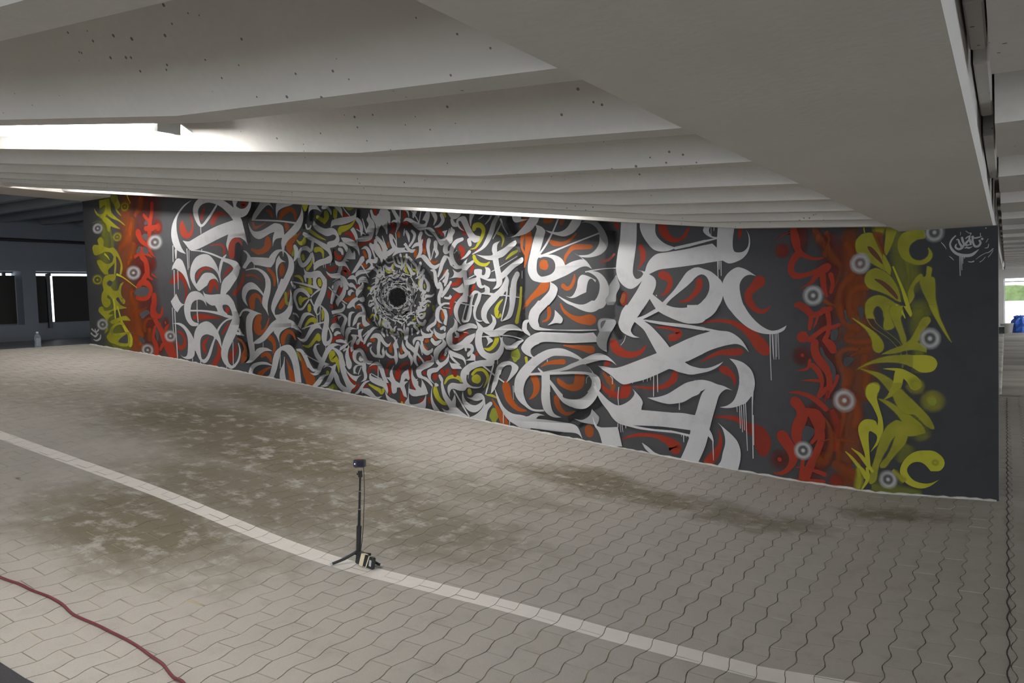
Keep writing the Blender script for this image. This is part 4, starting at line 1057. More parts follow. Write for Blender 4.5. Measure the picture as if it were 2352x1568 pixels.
PW16 2624 1101 1 2646 1129 0 2678 1165 0 2700 1193 0 2721 1195 0 2728 1172 1 2702 1151 0 2675 1124 0 2654 1109 0
PW17 2739 1146 1 2736 1165 0 2761 1180 0 2793 1175 0 2818 1186 0 2824 1170 0 2812 1152 0 2784 1154 1 2787 1132 0 2770 1110 0 2736 1099 0 2695 1095 0 2652 1078 1 2657 1103 0 2683 1118 0 2729 1119 0 2758 1130 0 2771 1145 0 2756 1158 0
SW18 2690 1155 9 2709 1138 9 2755 1073 5
PW18 2702 1236 1 2736 1253 0 2764 1239 0 2779 1207 0 2773 1176 1 2757 1183 0 2754 1208 0 2735 1235 0
SW19 2774 1257 9 2788 1225 12 2806 1180 12
PW20 2770 1264 1 2806 1261 0 2820 1285 1 2826 1254 0 2816 1223 0 2843 1191 0 2857 1159 1 2827 1189 0 2800 1221 0
PW21 2832 1288 1 2863 1264 0 2881 1226 0 2874 1180 0 2893 1188 1 2892 1176 0 2858 1171 1 2860 1221 0 2846 1256 0
PW18 2588 1071 1 2615 1089 0 2644 1091 0 2660 1068 0 2662 1036 1 2647 1065 0 2618 1070 0
PW19 2667 1045 1 2681 1073 0 2710 1082 0 2739 1071 0 2749 1039 1 2726 1059 0 2697 1060 0 2683 1035 1
SW16 2478 1027 23 2501 1052 21 2536 1057 17 2543 1034 21
SW19 2546 1079 24 2570 1046 24 2585 1020 24
SW1 2800 1065 9 2820 1061 12 2810 1037 11 2789 1016 14
SW18 2791 1125 21 2814 1108 15 2821 1086 16
SW19 2831 1120 15 2850 1097 16 2837 1076 13 2813 1077 9
SW15 2409 1164 4 2411 1146 3
SW16 2425 1165 4 2424 1143 3
SW16 2465 1176 3 2465 1157 3
PW20 2320 1085 1 2325 1058 0 2346 1031 0 2381 1020 1 2371 1001 0 2346 968 0 2327 939 0 2316 910 0 2323 890 0 2340 865 1 2358 873 0 2373 899 0 2375 922 1 2399 888 0 2399 852 0 2390 810 0 2374 767 0 2370 727 0 2383 694 0 2400 683 1 2432 694 0 2451 721 0 2455 750 0 2441 776 0 2429 799 1 2436 838 0 2434 871 0 2418 898 0 2392 918 0 2375 928 1 2390 951 0 2415 993 0 2430 1038 0 2431 1080 1 2398 1081 1 2398 1055 0 2388 1033 0 2377 1025 0 2355 1044 0 2346 1070 0 2349 1083 1
GG21 2341 880 0 2347 906 0 2366 922 0 2369 899 0 2354 879 0
GG21 2412 734 0 2419 767 0 2426 783 0 2436 763 0 2439 734 0 2424 717 0 2409 714 0
SW21 2156 1073 8 2234 1057 10 2301 1039 10 2372 1022 10
SW22 2372 1020 14 2335 1002 9 2297 976 9 2258 938 12 2225 909 14 2192 909 15 2176 940 18 2164 974 23 2175 1007 29 2209 1022 23 2245 1015 25 2280 987 20 2304 946 10 2321 920 8
SW23 2168 1041 23 2155 1051 17 2142 1072 13
PW21 2176 806 1 2197 835 0 2222 875 0 2251 886 0 2287 882 0 2330 857 1 2291 869 0 2258 865 0 2234 842 0 2214 812 0 2203 788 1
SW22 2212 787 7 2277 804 8 2332 815 10 2396 826 10
PW23 2287 804 1 2341 814 0 2363 803 0 2379 780 1 2353 790 0 2322 787 0 2293 764 0 2264 734 0 2244 715 0 2212 708 0 2167 738 1 2204 728 0 2232 735 0 2257 765 0
PW24 2127 833 1 2163 812 0 2194 785 0 2213 763 1 2180 782 0 2152 792 0 2124 796 1
PW21 2296 658 1 2306 684 0 2334 698 0 2357 698 1 2325 691 0 2319 675 0 2327 651 0 2343 628 0 2365 615 1 2390 655 0 2413 681 0 2445 698 0 2480 699 0 2523 688 1 2493 688 0 2462 678 1 2500 662 0 2528 633 0 2543 594 0 2551 569 1 2503 568 1 2501 606 0 2486 639 0 2452 665 0 2424 645 0 2405 619 0 2386 589 1 2425 576 1 2389 569 1 2335 566 1 2341 588 0 2311 621 0
SW22 2230 634 7 2288 608 7 2345 588 8
SW23 2158 662 10 2199 654 23 2229 614 26 2253 565 27
SW22 2399 685 5 2398 658 4
SW24 2370 918 7 2360 787 4
SW24 2340 866 6 2345 807 4
SW23 2144 883 10 2172 876 11 2191 856 4
PW21 2451 936 1 2460 975 0 2473 1013 0 2497 1051 0 2523 1063 0 2540 1056 0 2544 1040 1 2526 1037 0 2512 1015 0 2497 987 0 2482 955 0 2466 929 1
PW22 2541 1075 1 2553 1049 0 2587 1054 0 2607 1031 1 2570 1052 0 2579 1016 0 2572 984 0 2547 953 0 2525 937 0 2510 915 1 2494 938 0 2500 958 0 2527 979 0 2550 1008 0 2556 1036 0
SW23 2443 1031 6 2485 997 7 2518 972 9 2555 943 9 2584 928 4
PW24 2457 890 1 2496 899 0 2536 902 0 2554 917 0 2538 940 1 2563 927 0 2566 907 0 2547 885 0 2512 876 0 2464 871 1
PW25 2464 858 1 2504 873 0 2534 876 0 2563 862 0 2579 843 0 2569 817 0 2555 791 0 2548 740 1 2523 766 0 2525 792 0 2544 821 0 2554 843 0 2542 859 0 2512 867 0
PW26 2503 857 1 2537 860 0 2519 847 0 2512 831 1
PW26 2442 793 1 2461 815 0 2492 818 0 2517 805 0 2524 785 1 2495 792 0 2472 783 0 2462 766 0
SW27 2479 753 21 2497 763 20 2523 759 7
SW22 2494 714 16 2525 714 20 2567 704 8
PW24 2579 904 1 2584 920 0 2619 951 0 2658 966 0 2672 949 1 2644 934 0 2639 918 0 2646 896 1 2626 912 0 2600 903 0
PW25 2666 959 1 2696 965 0 2700 977 1 2716 958 0 2711 939 0 2686 940 0
PW26 2658 966 1 2651 991 0 2661 1013 0 2695 1034 0 2701 1053 1 2716 1037 0 2711 1015 0 2685 990 0
PW23 2591 981 1 2593 1000 0 2619 1012 0 2643 995 1 2622 996 0 2608 974 1
PW27 2590 1038 1 2621 1050 0 2649 1030 0 2660 1001 1 2636 1021 0 2611 1025 0
PW28 2545 1072 0 2588 1061 0 2611 1031 0 2582 1045 0
PW25 2651 918 1 2677 927 0 2705 914 0 2720 878 0 2717 834 0 2749 807 1 2711 796 0 2691 815 0 2689 854 1 2664 848 0 2646 819 0 2615 797 1 2621 823 0 2639 855 0 2666 876 0 2695 882 1 2692 901 0 2676 918 0
PW26 2581 801 1 2584 843 0 2594 875 0 2616 884 0 2641 880 1 2615 868 0 2604 836 0 2598 797 1
PW26 2648 784 1 2654 816 0 2683 819 1 2666 806 0 2663 784 1
PW27 2556 740 1 2558 766 0 2576 791 0 2606 794 0 2660 781 1 2614 781 0 2588 765 0 2577 727 0 2570 688 1 2563 711 0
PW28 2600 752 1 2633 749 0 2645 733 0 2631 707 0 2617 691 0 2618 659 1 2599 659 0 2596 694 0 2611 723 0 2616 743 0
PW29 2619 649 1 2628 662 0 2663 672 0 2691 656 0 2710 624 0 2729 593 0 2758 599 1 2737 580 0 2707 578 0 2684 608 0 2669 643 0 2649 649 0 2635 630 0 2642 601 0 2662 589 0 2700 592 1 2686 570 1 2645 579 0 2617 604 0 2610 630 0
SW29 2648 704 27 2670 736 12 2612 752 3
PW30 2656 778 1 2698 784 1 2680 758 0 2687 726 0 2698 704 1 2673 714 0 2658 742 0
PW31 2693 694 1 2699 726 0 2726 758 0 2756 786 0 2785 795 0 2813 787 1 2784 783 0 2754 758 0 2724 726 0 2706 698 1
SW32 2691 739 6 2717 758 7 2739 774 6
PW33 2745 726 1 2766 748 0 2799 757 0 2827 748 0 2850 713 0 2867 691 1 2866 679 0 2837 697 0 2818 723 1 2816 688 0 2810 647 0 2833 631 0 2836 679 1 2850 647 0 2837 619 0 2796 619 0 2764 625 0 2741 653 0 2742 675 1 2760 641 0 2789 634 0 2791 679 0 2801 720 0 2782 732 0
SW30 2574 672 13 2562 623 26 2581 569 25
SW31 2522 672 20 2553 681 16 2578 678 10
SW32 2566 691 4 2606 717 6
SW34 2726 688 15 2735 698 13 2755 701 6
PW3 2783 915 1 2803 908 0 2798 877 0 2793 861 1 2782 880 0
PW32 2810 877 1 2830 870 0 2832 839 0 2822 792 1 2806 814 0 2820 839 0
SW4 2784 993 12 2795 971 16 2785 949 20 2812 924 11
PW5 2758 979 1 2764 1007 0 2789 1025 0 2803 1049 0 2808 1065 1 2826 1064 1 2818 1036 0 2805 1018 0 2780 1003 0
PW27 2666 1039 1 2676 1067 0 2710 1069 0 2734 1058 0 2749 1042 1 2717 1049 0 2692 1047 0
PW26 2738 916 1 2760 928 0 2788 931 0 2812 914 1 2780 918 0 2754 906 0
PW33 2775 840 1 2795 820 0 2813 792 1 2794 805 0
PW2 2848 826 0 2864 835 0 2874 826 0 2872 794 0 2858 794 0 2847 807 0
PW33 2297 663 1 2309 687 0 2326 698 0 2354 696 1 2327 687 0 2328 666 0 2342 639 0 2365 613 1 2387 649 0 2413 675 0 2442 695 0 2470 701 0 2501 695 0 2527 684 1 2492 690 0 2460 676 1 2499 664 0 2529 641 0 2538 608 0 2544 570 0 2561 539 0 2599 516 0 2636 511 0 2671 520 1 2643 502 0 2627 479 1 2597 493 0 2564 524 0 2550 544 1 2560 515 0 2581 481 0 2611 458 0 2626 464 1 2614 446 0 2590 431 0 2577 410 0 2550 409 1 2523 418 0 2490 440 0 2468 466 0 2454 504 1 2437 477 0 2411 453 0 2383 443 0 2342 444 1 2376 458 0 2402 491 0 2428 527 0 2441 551 1 2422 563 0 2398 563 0 2369 550 1 2394 569 0 2442 566 0 2462 575 0 2482 581 1 2473 561 0 2468 540 1 2490 511 0 2503 476 0 2525 453 0 2552 442 1 2535 479 0 2521 509 0 2508 546 0 2502 585 0 2497 626 0 2482 649 0 2452 667 1 2422 640 0 2401 610 0 2383 583 1 2419 578 1 2378 568 1 2365 553 0 2348 526 0 2318 511 0 2290 510 0 2262 525 1 2294 522 0 2320 541 0 2334 568 0 2347 589 1 2329 616 0 2306 642 0
SW34 2239 627 5 2284 609 6 2351 584 8
SW35 2227 633 24 2246 594 28 2264 564 27 2292 540 19 2320 544 12
PW34 2280 447 1 2312 474 0 2350 505 0 2379 515 0 2419 517 1 2386 503 0 2365 482 0 2343 457 0 2314 441 1
PW34 2555 629 0 2564 658 0 2577 673 1 2582 626 0 2599 586 0 2593 559 0 2574 550 0 2556 574 0
PW35 2600 748 1 2627 751 0 2641 736 0 2633 713 0 2616 687 0 2618 664 1 2598 650 0 2594 676 0 2598 702 0 2615 731 0
PW36 2610 647 0 2626 661 0 2657 669 0 2683 664 0 2700 644 0 2710 621 0 2728 602 0 2761 599 1 2742 582 0 2723 580 0 2705 587 1 2707 564 0 2706 541 0 2712 512 0 2699 489 0 2661 477 1 2685 497 0 2686 526 0 2676 549 0 2676 572 1 2651 578 0 2622 592 0 2608 615 0
GG37 2635 624 0 2644 644 0 2663 650 0 2677 633 0 2687 607 0 2679 592 0 2660 592 0 2638 604 0
PW38 2653 609 0 2670 630 0 2691 604 1 2668 595 0
PW37 2609 525 1 2610 557 0 2632 575 0 2670 572 1 2643 569 0 2627 551 0 2626 534 0 2641 525 1
SW38 2670 566 7 2644 520 6
PW36 2552 716 1 2562 746 0 2579 772 1 2605 771 1 2585 751 0 2576 728 0 2571 699 0 2577 679 1 2559 702 0
SW37 2575 702 4 2602 716 5
SW38 2490 714 15 2529 714 18 2571 699 9
SW39 2514 664 12 2546 682 21 2577 682 22 2537 655 9
PW37 2726 564 1 2757 588 0 2790 596 0 2815 585 0 2836 554 0 2848 515 0 2868 477 1 2842 478 0 2825 498 0 2812 529 0 2799 560 0 2782 576 0 2756 576 0
PW38 2846 509 1 2877 510 0 2878 530 0 2890 555 0 2913 578 1 2900 550 0 2902 516 0 2919 491 0 2953 475 1 2955 500 0 2967 529 0 3003 557 1 3009 532 0 3019 510 0 3007 496 0 2984 518 1 2975 490 0 3007 490 1 2981 467 0 2987 440 0 2995 398 1 2971 408 0 2959 439 0 2952 453 0 2924 452 1 2919 424 0 2898 431 0 2892 468 0 2872 493 0
PW39 2731 527 1 2742 527 1 2742 516 0 2771 505 0 2821 492 0 2850 475 0 2862 436 0 2854 413 1 2830 449 0 2787 462 0 2740 481 0 2726 501 0
SW40 2742 529 4 2782 511 6 2822 495 6
SW41 2796 571 5 2792 500 6
PW40 2604 404 1 2639 430 0 2664 459 0 2695 483 0 2737 488 1 2698 469 0 2674 442 1 2719 441 0 2748 418 0 2776 396 0 2817 401 1 2786 384 0 2750 387 0 2717 400 0 2673 416 0 2666 403 1 2662 427 0 2638 409 0
PW40 2837 435 1 2850 413 0 2874 394 0 2913 381 0 2937 358 1 2898 361 0 2869 371 0 2849 387 0
PW39 2972 358 1 2980 375 0 2999 398 0 3008 446 0 3014 488 1 3012 440 0 3006 395 0 3011 357 0 3070 362 1 3069 345 0 2972 349 1
PW40 3039 566 1 3044 524 0 3060 497 1 3077 492 1 3073 412 0 3028 416 0 3015 446 1 3043 438 0 3060 442 0 3038 474 0 3029 519 0
SW38 2806 608 3 2807 600 6 2809 594 3
PW37 2746 730 1 2769 753 0 2799 758 0 2828 747 0 2848 716 0 2876 696 0 2898 710 1 2886 688 0 2864 679 0 2843 693 0 2822 713 1 2817 676 0 2811 631 0 2829 634 0 2827 659 0 2842 682 1 2841 656 0 2847 634 0 2832 617 0 2788 625 0 2753 648 0 2739 670 0 2758 687 1 2750 665 0 2771 642 0 2789 636 0 2795 676 0 2801 719 0 2783 739 0
PW38 2852 656 1 2860 665 1 2866 648 0 2894 631 0 2915 632 0 2917 662 0 2911 693 0 2930 718 0 2945 727 1 2941 707 0 2950 676 0 2935 671 0 2940 637 0 2939 601 0 2923 578 1 2914 615 0 2886 617 0 2858 634 0
PW39 2971 690 1 2980 721 1 2986 696 0 3005 668 0 3026 652 1 3004 629 0 2968 615 0 2947 623 0 2949 657 1 2962 637 0 2990 646 0 2977 665 0
PW40 3012 729 1 3018 707 0 3041 690 0 3068 671 1 3077 652 0 3057 646 0 3033 663 0 3003 685 0
PW41 3026 657 1 3032 641 0 3048 619 0 3043 591 0 3029 574 1 3027 607 0 3014 629 0
SW4 2942 1446 22 2960 1414 22 2978 1385 26 2980 1355 23 2967 1328 8 2959 1313 4
SW5 2997 1444 6 2992 1384 8
SW6 2930 1371 3 2950 1378 12 2981 1370 15
SW16 2887 1451 21 2909 1421 26 2915 1390 23 2918 1359 8
SW17 2837 1418 12 2877 1418 11 2925 1426 9
SW18 2859 1444 12 2845 1408 20 2827 1375 23
SW19 2790 1446 16 2801 1415 19 2827 1375 23 2829 1338 20 2819 1308 8
SW20 2860 1401 23 2875 1366 26 2893 1340 19 2897 1309 5
SW2 3019 1433 3 3042 1426 13 3052 1404 7 3052 1389 3
SW3 3069 1429 5 3101 1388 7 3122 1353 6
SW4 3103 1426 22 3090 1404 22 3082 1383 7
SW5 3140 1423 5 3127 1377 6 3122 1353 4
PW6 3014 1370 1 3032 1387 0 3063 1383 0 3096 1364 0 3133 1349 1 3153 1381 0 3177 1414 1 3198 1413 1 3194 1380 0 3182 1352 0 3166 1326 1 3199 1323 0 3224 1304 0 3244 1270 0 3262 1257 0 3284 1261 1 3310 1271 0 3333 1317 1 3342 1307 0 3321 1271 0 3294 1237 0 3268 1223 0 3250 1234 0 3230 1268 0 3208 1290 0 3183 1310 0 3165 1314 0 3182 1289 0 3215 1275 1 3186 1278 0 3160 1296 0 3154 1312 0 3124 1312 0 3094 1331 0 3065 1357 0 3039 1371 0
GG7 3126 1350 0 3134 1364 0 3153 1366 0 3167 1356 0 3155 1345 0
SW7 3210 1406 16 3228 1386 27 3234 1362 18 3218 1334 4
SW8 3272 1386 21 3281 1356 22 3258 1331 16 3225 1322 6
PW7 3275 1297 0 3309 1302 1 3296 1284 0 3291 1265 1 3285 1285 0
PW8 3341 1275 1 3305 1248 0 3282 1214 0 3277 1188 0 3291 1175 0 3328 1185 1 3337 1199 0 3306 1189 1 3307 1213 0 3330 1232 0 3339 1243 0
SW7 3022 1330 5 3017 1309 9 3014 1291 4
SW8 3032 1314 15 3046 1286 19 3049 1253 4
SW9 3071 1315 14 3089 1292 19 3076 1260 15 3051 1234 14
PW10 3008 1243 1 3025 1253 0 3040 1235 0 3058 1216 0 3091 1214 1 3076 1197 0 3053 1198 0 3035 1211 0 3017 1237 0
SW11 3066 1221 7 3094 1238 19 3128 1242 19 3144 1265 4
SW12 3134 1298 22 3122 1272 23 3127 1230 23 3122 1191 22 3090 1160 3
PW13 3086 1160 1 3121 1176 0 3147 1181 0 3173 1161 0 3197 1130 0 3219 1120 0 3252 1130 1 3241 1110 0 3218 1099 0 3192 1106 0 3167 1126 0 3142 1151 0 3124 1167 0
SW14 3185 1256 26 3176 1221 22 3181 1185 18 3187 1157 11 3191 1148 4
SW15 3228 1241 26 3227 1206 22 3237 1182 18 3221 1159 4
SW16 3216 1212 6 3195 1154 5
PW22 2911 1298 1 2919 1310 0 2942 1296 0 2937 1272 0 2951 1247 0 2970 1230 0 3016 1227 0 3040 1229 1 3016 1218 0 3054 1201 1 2976 1199 0 2928 1181 1 2937 1198 0 2953 1213 1 2909 1188 0 2861 1178 1 2854 1197 0 2831 1220 0 2812 1243 0 2810 1277 1 2837 1254 0 2851 1228 0 2866 1206 0 2898 1216 0 2931 1230 1 2917 1261 0
SW23 2959 1313 6 2962 1270 5 2964 1231 4
SW24 2934 1297 5 2953 1271 9 2963 1240 6
SW23 2823 1295 21 2853 1265 25 2879 1230 27 2874 1196 24
SW24 2863 1302 5 2877 1264 8 2899 1222 5
SW25 2814 1277 24 2816 1243 23 2842 1204 23 2852 1166 16 2851 1148 8
SW26 2776 1258 23 2790 1222 12 2804 1181 9
SW26 2874 1134 17 2893 1118 19 2917 1120 14 2930 1140 8
SW27 2873 1177 14 2895 1151 9 2935 1156 9
SW28 2936 1174 11 2950 1136 14 2984 1122 13 2987 1110 6
SW29 2987 1190 15 2994 1159 15 2996 1128 16 2991 1104 4
SW30 3030 1187 15 3025 1157 19 2999 1119 7
SW31 2963 1173 11 2974 1147 14 2989 1141 6
SW31 3044 1171 17 3074 1142 17 3095 1120 15 3094 1099 8
SW32 3027 1139 11 3049 1107 18 3067 1082 19 3086 1084 9
SW33 3058 1137 5 3064 1109 5
SW33 3123 1137 18 3110 1104 19 3097 1066 7
SW34 3143 1097 18 3123 1071 13 3085 1053 6
SW35 3142 1067 18 3125 1031 19 3123 995 22 3145 982 6
SW36 3142 1061 7 3170 1018 22 3168 988 22
SW37 3188 1095 4 3214 1088 20 3220 1054 22 3225 1021 22 3235 1000 18
PW1 3280 1170 1 3305 1163 0 3335 1150 1 3333 1106 1 3317 1118 0 3304 1151 0
SW38 3286 1155 28 3267 1127 25 3254 1092 21 3238 1060 11
SW39 3302 1089 13 3271 1055 10 3241 1033 3
SW40 3301 1072 21 3288 1031 21 3280 1010 11
SW41 3247 1021 22 3254 997 22
SW26 2821 1105 10 2841 1120 24 2830 1130 10 2810 1140 10
SW28 2862 1135 8 2865 1103 12 2864 1085 4
SW29 2807 1081 9 2835 1083 19 2856 1095 7
SW30 2879 1072 7 2902 1058 16 2929 1048 10
SW31 2922 1067 6 2946 1063 12 2974 1077 6 2976 1049 5
SW33 2981 1064 13 3004 1051 15 3027 1053 6
SW34 3031 1062 5 3023 1041 15 3045 1019 10 3056 1013 3
SW31 2857 1035 12 2881 1035 16 2864 1010 11 2847 992 11
SW32 2890 1047 11 2901 1031 7
SW30 2810 1056 24 2812 1028 19 2775 1013 14 2762 998 11
SW35 3055 1004 9 3075 1009 10 3077 985 11
SW37 3118 1034 23 3120 997 19 3134 982 5
SW38 3145 984 11 3133 958 15 3132 937 15 3159 954 6
SW39 3152 957 18 3189 956 12 3208 967 6
SW39 3104 913 6 3131 916 15 3162 930 12 3184 923 7
PW40 3092 898 1 3115 904 0 3126 888 0 3145 897 1 3155 903 0 3144 879 0 3118 873 0 3102 865 0 3109 846 0 3136 858 0 3148 870 1 3139 843 0 3115 831 0 3097 843 0 3092 865 0
SW41 3082 844 4 3096 816 14 3126 804 21 3141 822 17
PW42 3165 761 1 3147 770 0 3151 788 0 3174 803 0 3201 818 0 3209 836 1 3218 820 0 3208 800 0 3181 785 0 3165 773 0
PW43 3108 789 1 3120 764 0 3149 752 0 3180 758 0 3196 779 1 3186 743 0 3171 731 0 3129 728 1 3117 710 0 3076 719 0 3055 688 1 3049 713 0 3069 734 0 3119 740 1 3108 761 0
PW43 3198 785 1 3213 763 0 3246 751 0 3276 760 1 3271 733 0 3245 721 0 3216 730 0 3198 755 0
SW44 3244 778 15 3266 784 19 3269 769 11
SW44 3166 779 7 3184 761 10 3194 755 5
SW44 3182 724 14 3203 703 18 3244 715 9
SW45 3110 710 15 3119 676 18 3145 652 19 3175 658 16 3183 673 7
SW46 3086 703 22 3073 670 26 3064 636 23
PW47 3002 713 1 3013 731 1 3017 707 0 3043 682 0 3066 670 1 3095 633 0 3123 603 0 3122 579 1 3101 612 0 3065 645 0 3027 670 0 3001 688 0
SW48 3094 703 5 3114 636 6
SW49 3060 630 23 3062 602 19 3077 578 11
PW46 3190 628 0 3190 655 0 3206 676 0 3243 691 0 3255 709 0 3249 730 1 3273 709 0 3276 691 0 3257 673 0 3230 649 0 3218 619 0 3228 598 0 3250 601 0 3277 623 0 3289 650 1 3291 623 0 3279 599 0 3249 580 0 3220 580 0 3198 601 0
SW47 3268 664 7 3267 640 11 3255 637 3
SW48 3279 676 10 3300 650 21 3312 638 20
SW50 3099 576 9 3138 597 12 3172 600 19 3184 619 15 3170 637 4
SW42 3219 1048 22 3225 1018 18 3235 999 11
SW43 3251 1020 18 3257 990 22 3241 954 22 3239 922 18 3249 907 14
SW44 3305 1006 20 3282 977 20 3259 951 13
SW45 3320 1026 14 3301 1000 14
PW45 3210 857 0 3219 886 0 3242 904 0 3268 918 0 3312 917 1 3271 906 0 3252 892 0 3281 873 0 3291 846 0 3281 796 1 3267 802 0 3272 840 0 3259 876 0 3245 880 0 3236 853 0 3238 826 0 3259 805 1 3231 814 0 3213 833 0
SW46 3264 894 4 3311 887 4
SW45 3273 945 9 3302 944 9 3314 958 5
PW49 3278 724 1 3286 757 0 3309 783 1 3319 783 1 3314 685 0 3291 694 0
SW3 2846 829 8 2845 807 16 2868 788 10 2892 791 16 2899 775 16
SW4 2865 807 13 2881 810 14 2892 791 15 2911 775 7
SW38 2887 763 10 2906 750 13 2945 750 13 2950 763 8
SW39 2923 772 15 2928 788 9 2940 797 3
SW40 2951 778 13 2970 775 13 2989 759 10
SW48 2996 811 4 2994 781 12 3000 750 19 2999 725 16
SW49 3017 780 23 3012 750 23 3011 731 15
SW50 3022 802 13 3042 811 12 3065 810 12 3080 813 6
SW44 3048 780 12 3047 750 12
SW51 3064 795 14 3083 780 18 3093 764 15 3081 752 10
SW41 2946 763 12 2953 741 16
SW42 2898 750 14 2921 735 15 2928 716 9
SW38 2840 782 12 2835 763 16 2850 741 15
SW39 2867 773 12 2874 747 16
SW1 3010 873 10 3029 866 12 3045 872 9
SW2 3041 872 15 3042 890 15 3047 912 5
SW3 3060 933 15 3066 911 15 3077 905 10
SW1 2923 843 10 2943 852 13 2951 861 11
SW49 2967 855 13 2990 848 17 3000 830 11
SW50 2998 851 13 3020 845 13
SW2 2865 882 14 2880 869 14 2904 859 10
SW3 2858 904 12 2865 888 16
SW5 2831 933 13 2855 919 17 2866 910 11
SW31 2791 1003 12 2797 974 16 2788 949 20 2807 927 15
SW32 2775 1006 15 2761 985 8
SW6 2837 960 12 2848 938 15 2867 925 7
PW51 3065 542 1 3071 563 0 3102 581 0 3147 599 0 3173 610 0 3183 628 0 3170 638 1 3191 614 0 3190 593 0 3163 572 0 3123 557 0 3101 543 0 3108 522 0 3138 512 0 3171 481 0 3175 460 1 3142 487 0 3112 504 0 3077 514 0
PW52 3139 529 1 3145 554 0 3175 565 0 3206 569 0 3219 579 1 3203 603 0 3191 628 0 3193 655 0 3215 683 0 3250 704 0 3247 730 1 3275 707 0 3270 683 0 3244 663 0 3221 635 0 3220 607 0 3241 594 0 3267 611 0 3285 635 0 3290 649 1 3290 615 0 3279 594 0 3248 573 0 3226 559 0 3209 545 0 3174 537 0 3164 516 0 3172 495 0 3197 475 1 3172 488 0 3151 505 0
SW53 3197 475 21 3214 472 9
SW53 3274 673 8 3273 652 16 3260 642 5
PW54 3278 680 1 3303 663 0 3340 649 0 3372 639 0 3392 622 0 3399 602 0 3396 582 1 3383 609 0 3355 619 0 3318 629 0 3294 646 0
SW55 3301 632 12 3325 608 14 3361 585 5
PW56 3288 611 1 3304 594 0 3341 591 0 3365 575 0 3373 564 1 3340 564 0 3307 567 0
PW55 3282 752 0 3299 765 1 3320 765 1 3306 742 0 3305 714 0 3329 694 0 3366 697 0 3408 724 0 3458 747 1 3449 717 0 3403 683 0 3357 663 0 3324 663 0 3291 687 0 3278 718 0
SW56 3340 758 12 3356 738 16 3335 735 3
PW57 3471 764 1 3515 764 1 3505 730 0 3508 690 0 3522 660 0 3553 647 0 3589 651 0 3613 674 0 3622 707 0 3615 733 0 3604 750 1 3626 720 0 3637 690 0 3635 657 0 3611 628 0 3579 611 1 3574 591 0 3547 580 0 3499 583 0 3450 566 0 3417 548 0 3400 524 0 3403 494 0 3430 474 0 3466 471 0 3487 475 0 3508 499 1 3486 469 0 3450 462 0 3405 466 0 3384 449 0 3347 448 0 3306 457 0 3288 436 0 3287 411 1 3274 439 0 3277 470 0 3303 488 0 3345 485 0 3378 486 1 3362 513 0 3364 544 0 3385 571 0 3427 596 0 3484 610 0 3532 614 1 3509 630 0 3482 657 0 3468 694 0 3465 734 0
SW58 3505 734 5 3537 735 7
PW59 3533 737 1 3560 727 0 3572 714 0 3551 700 0 3535 687 1 3544 710 0
PW58 3399 609 1 3428 623 0 3430 650 1 3457 633 0 3456 609 1
SW59 3456 608 5 3511 580 7 3576 534 9 3633 499 7
SW59 3402 663 12 3402 680 14 3435 687 21 3442 663 20 3417 643 18
SW60 3570 587 6 3544 510 9 3517 432 8
PW61 3549 437 1 3558 480 0 3576 531 0 3593 578 0 3625 601 0 3672 608 0 3717 586 0 3716 560 0 3676 520 0 3644 496 1 3669 539 0 3682 579 0 3656 602 0 3625 585 0 3607 538 0 3590 488 0 3565 451 0
PW58 3231 479 0 3246 514 1 3248 473 0 3267 425 0 3299 388 1 3322 437 0 3306 457 1 3325 409 0 3323 364 1 3355 338 0 3407 308 1 3349 311 0 3304 322 1 3258 320 0 3230 350 1 3263 338 0 3280 346 0 3269 369 0 3241 413 0
SW59 3318 447 7 3361 380 10 3409 310 8
PW54 3178 478 1 3169 432 0 3176 387 0 3200 353 0 3224 326 1 3186 329 0 3166 358 0 3159 397 0 3165 442 0
PW60 3407 306 1 3452 325 0 3494 361 0 3511 402 1 3514 362 0 3504 318 0 3495 293 0 3451 295 0
PW61 3395 415 1 3428 413 0 3453 434 0 3485 438 0 3508 419 0 3509 392 0 3482 354 0 3445 335 0 3404 344 0 3373 377 0 3366 411 0 3372 445 1 3382 408 0 3410 381 0 3450 373 0 3487 391 0 3496 405 0 3463 397 0 3427 402 0
SW62 3504 307 23 3514 355 30 3547 386 21
PW62 3574 471 1 3588 435 0 3609 392 0 3639 353 0 3673 332 0 3737 325 0 3783 333 1 3780 261 0 3727 262 1 3690 283 0 3656 301 0 3623 336 0 3594 392 0 3580 434 0
SW63 3623 339 4 3620 276 3
SW63 3659 301 4 3658 271 3
SW63 3686 471 4 3686 415 2
PW63 3793 606 1 3757 573 0 3722 537 0 3698 500 0 3693 461 0 3703 425 0 3732 393 0 3784 363 1 3784 372 0 3755 407 0 3745 443 0 3746 476 0 3759 515 0 3791 551 1
PW5 3797 729 1 3763 710 0 3743 677 0 3749 655 0 3794 632 1
SW58 3630 720 22 3652 687 22 3678 677 23 3713 687 20
PW41 2946 472 0 2961 508 0 2994 544 0 3009 559 1 3016 520 0 3010 498 0 2992 505 0 2978 487 0 3005 488 1 2981 466 0 2984 430 0 2992 402 1 2970 419 0 2949 454 0
PW42 2890 539 1 2900 564 0 2913 579 1 2899 546 0 2907 511 0 2928 482 0 2955 472 1 2949 454 0 2927 454 0 2921 425 0 2893 420 0 2885 452 1
PW53 3035 563 1 3043 528 0 3064 503 0 3077 507 0 3067 489 0 3079 468 0 3096 455 1 3102 490 0 3099 507 1 3127 466 0 3143 424 1 3112 416 0 3041 407 0 3011 427 0 3012 449 1 3047 443 0 3061 447 0 3036 492 0
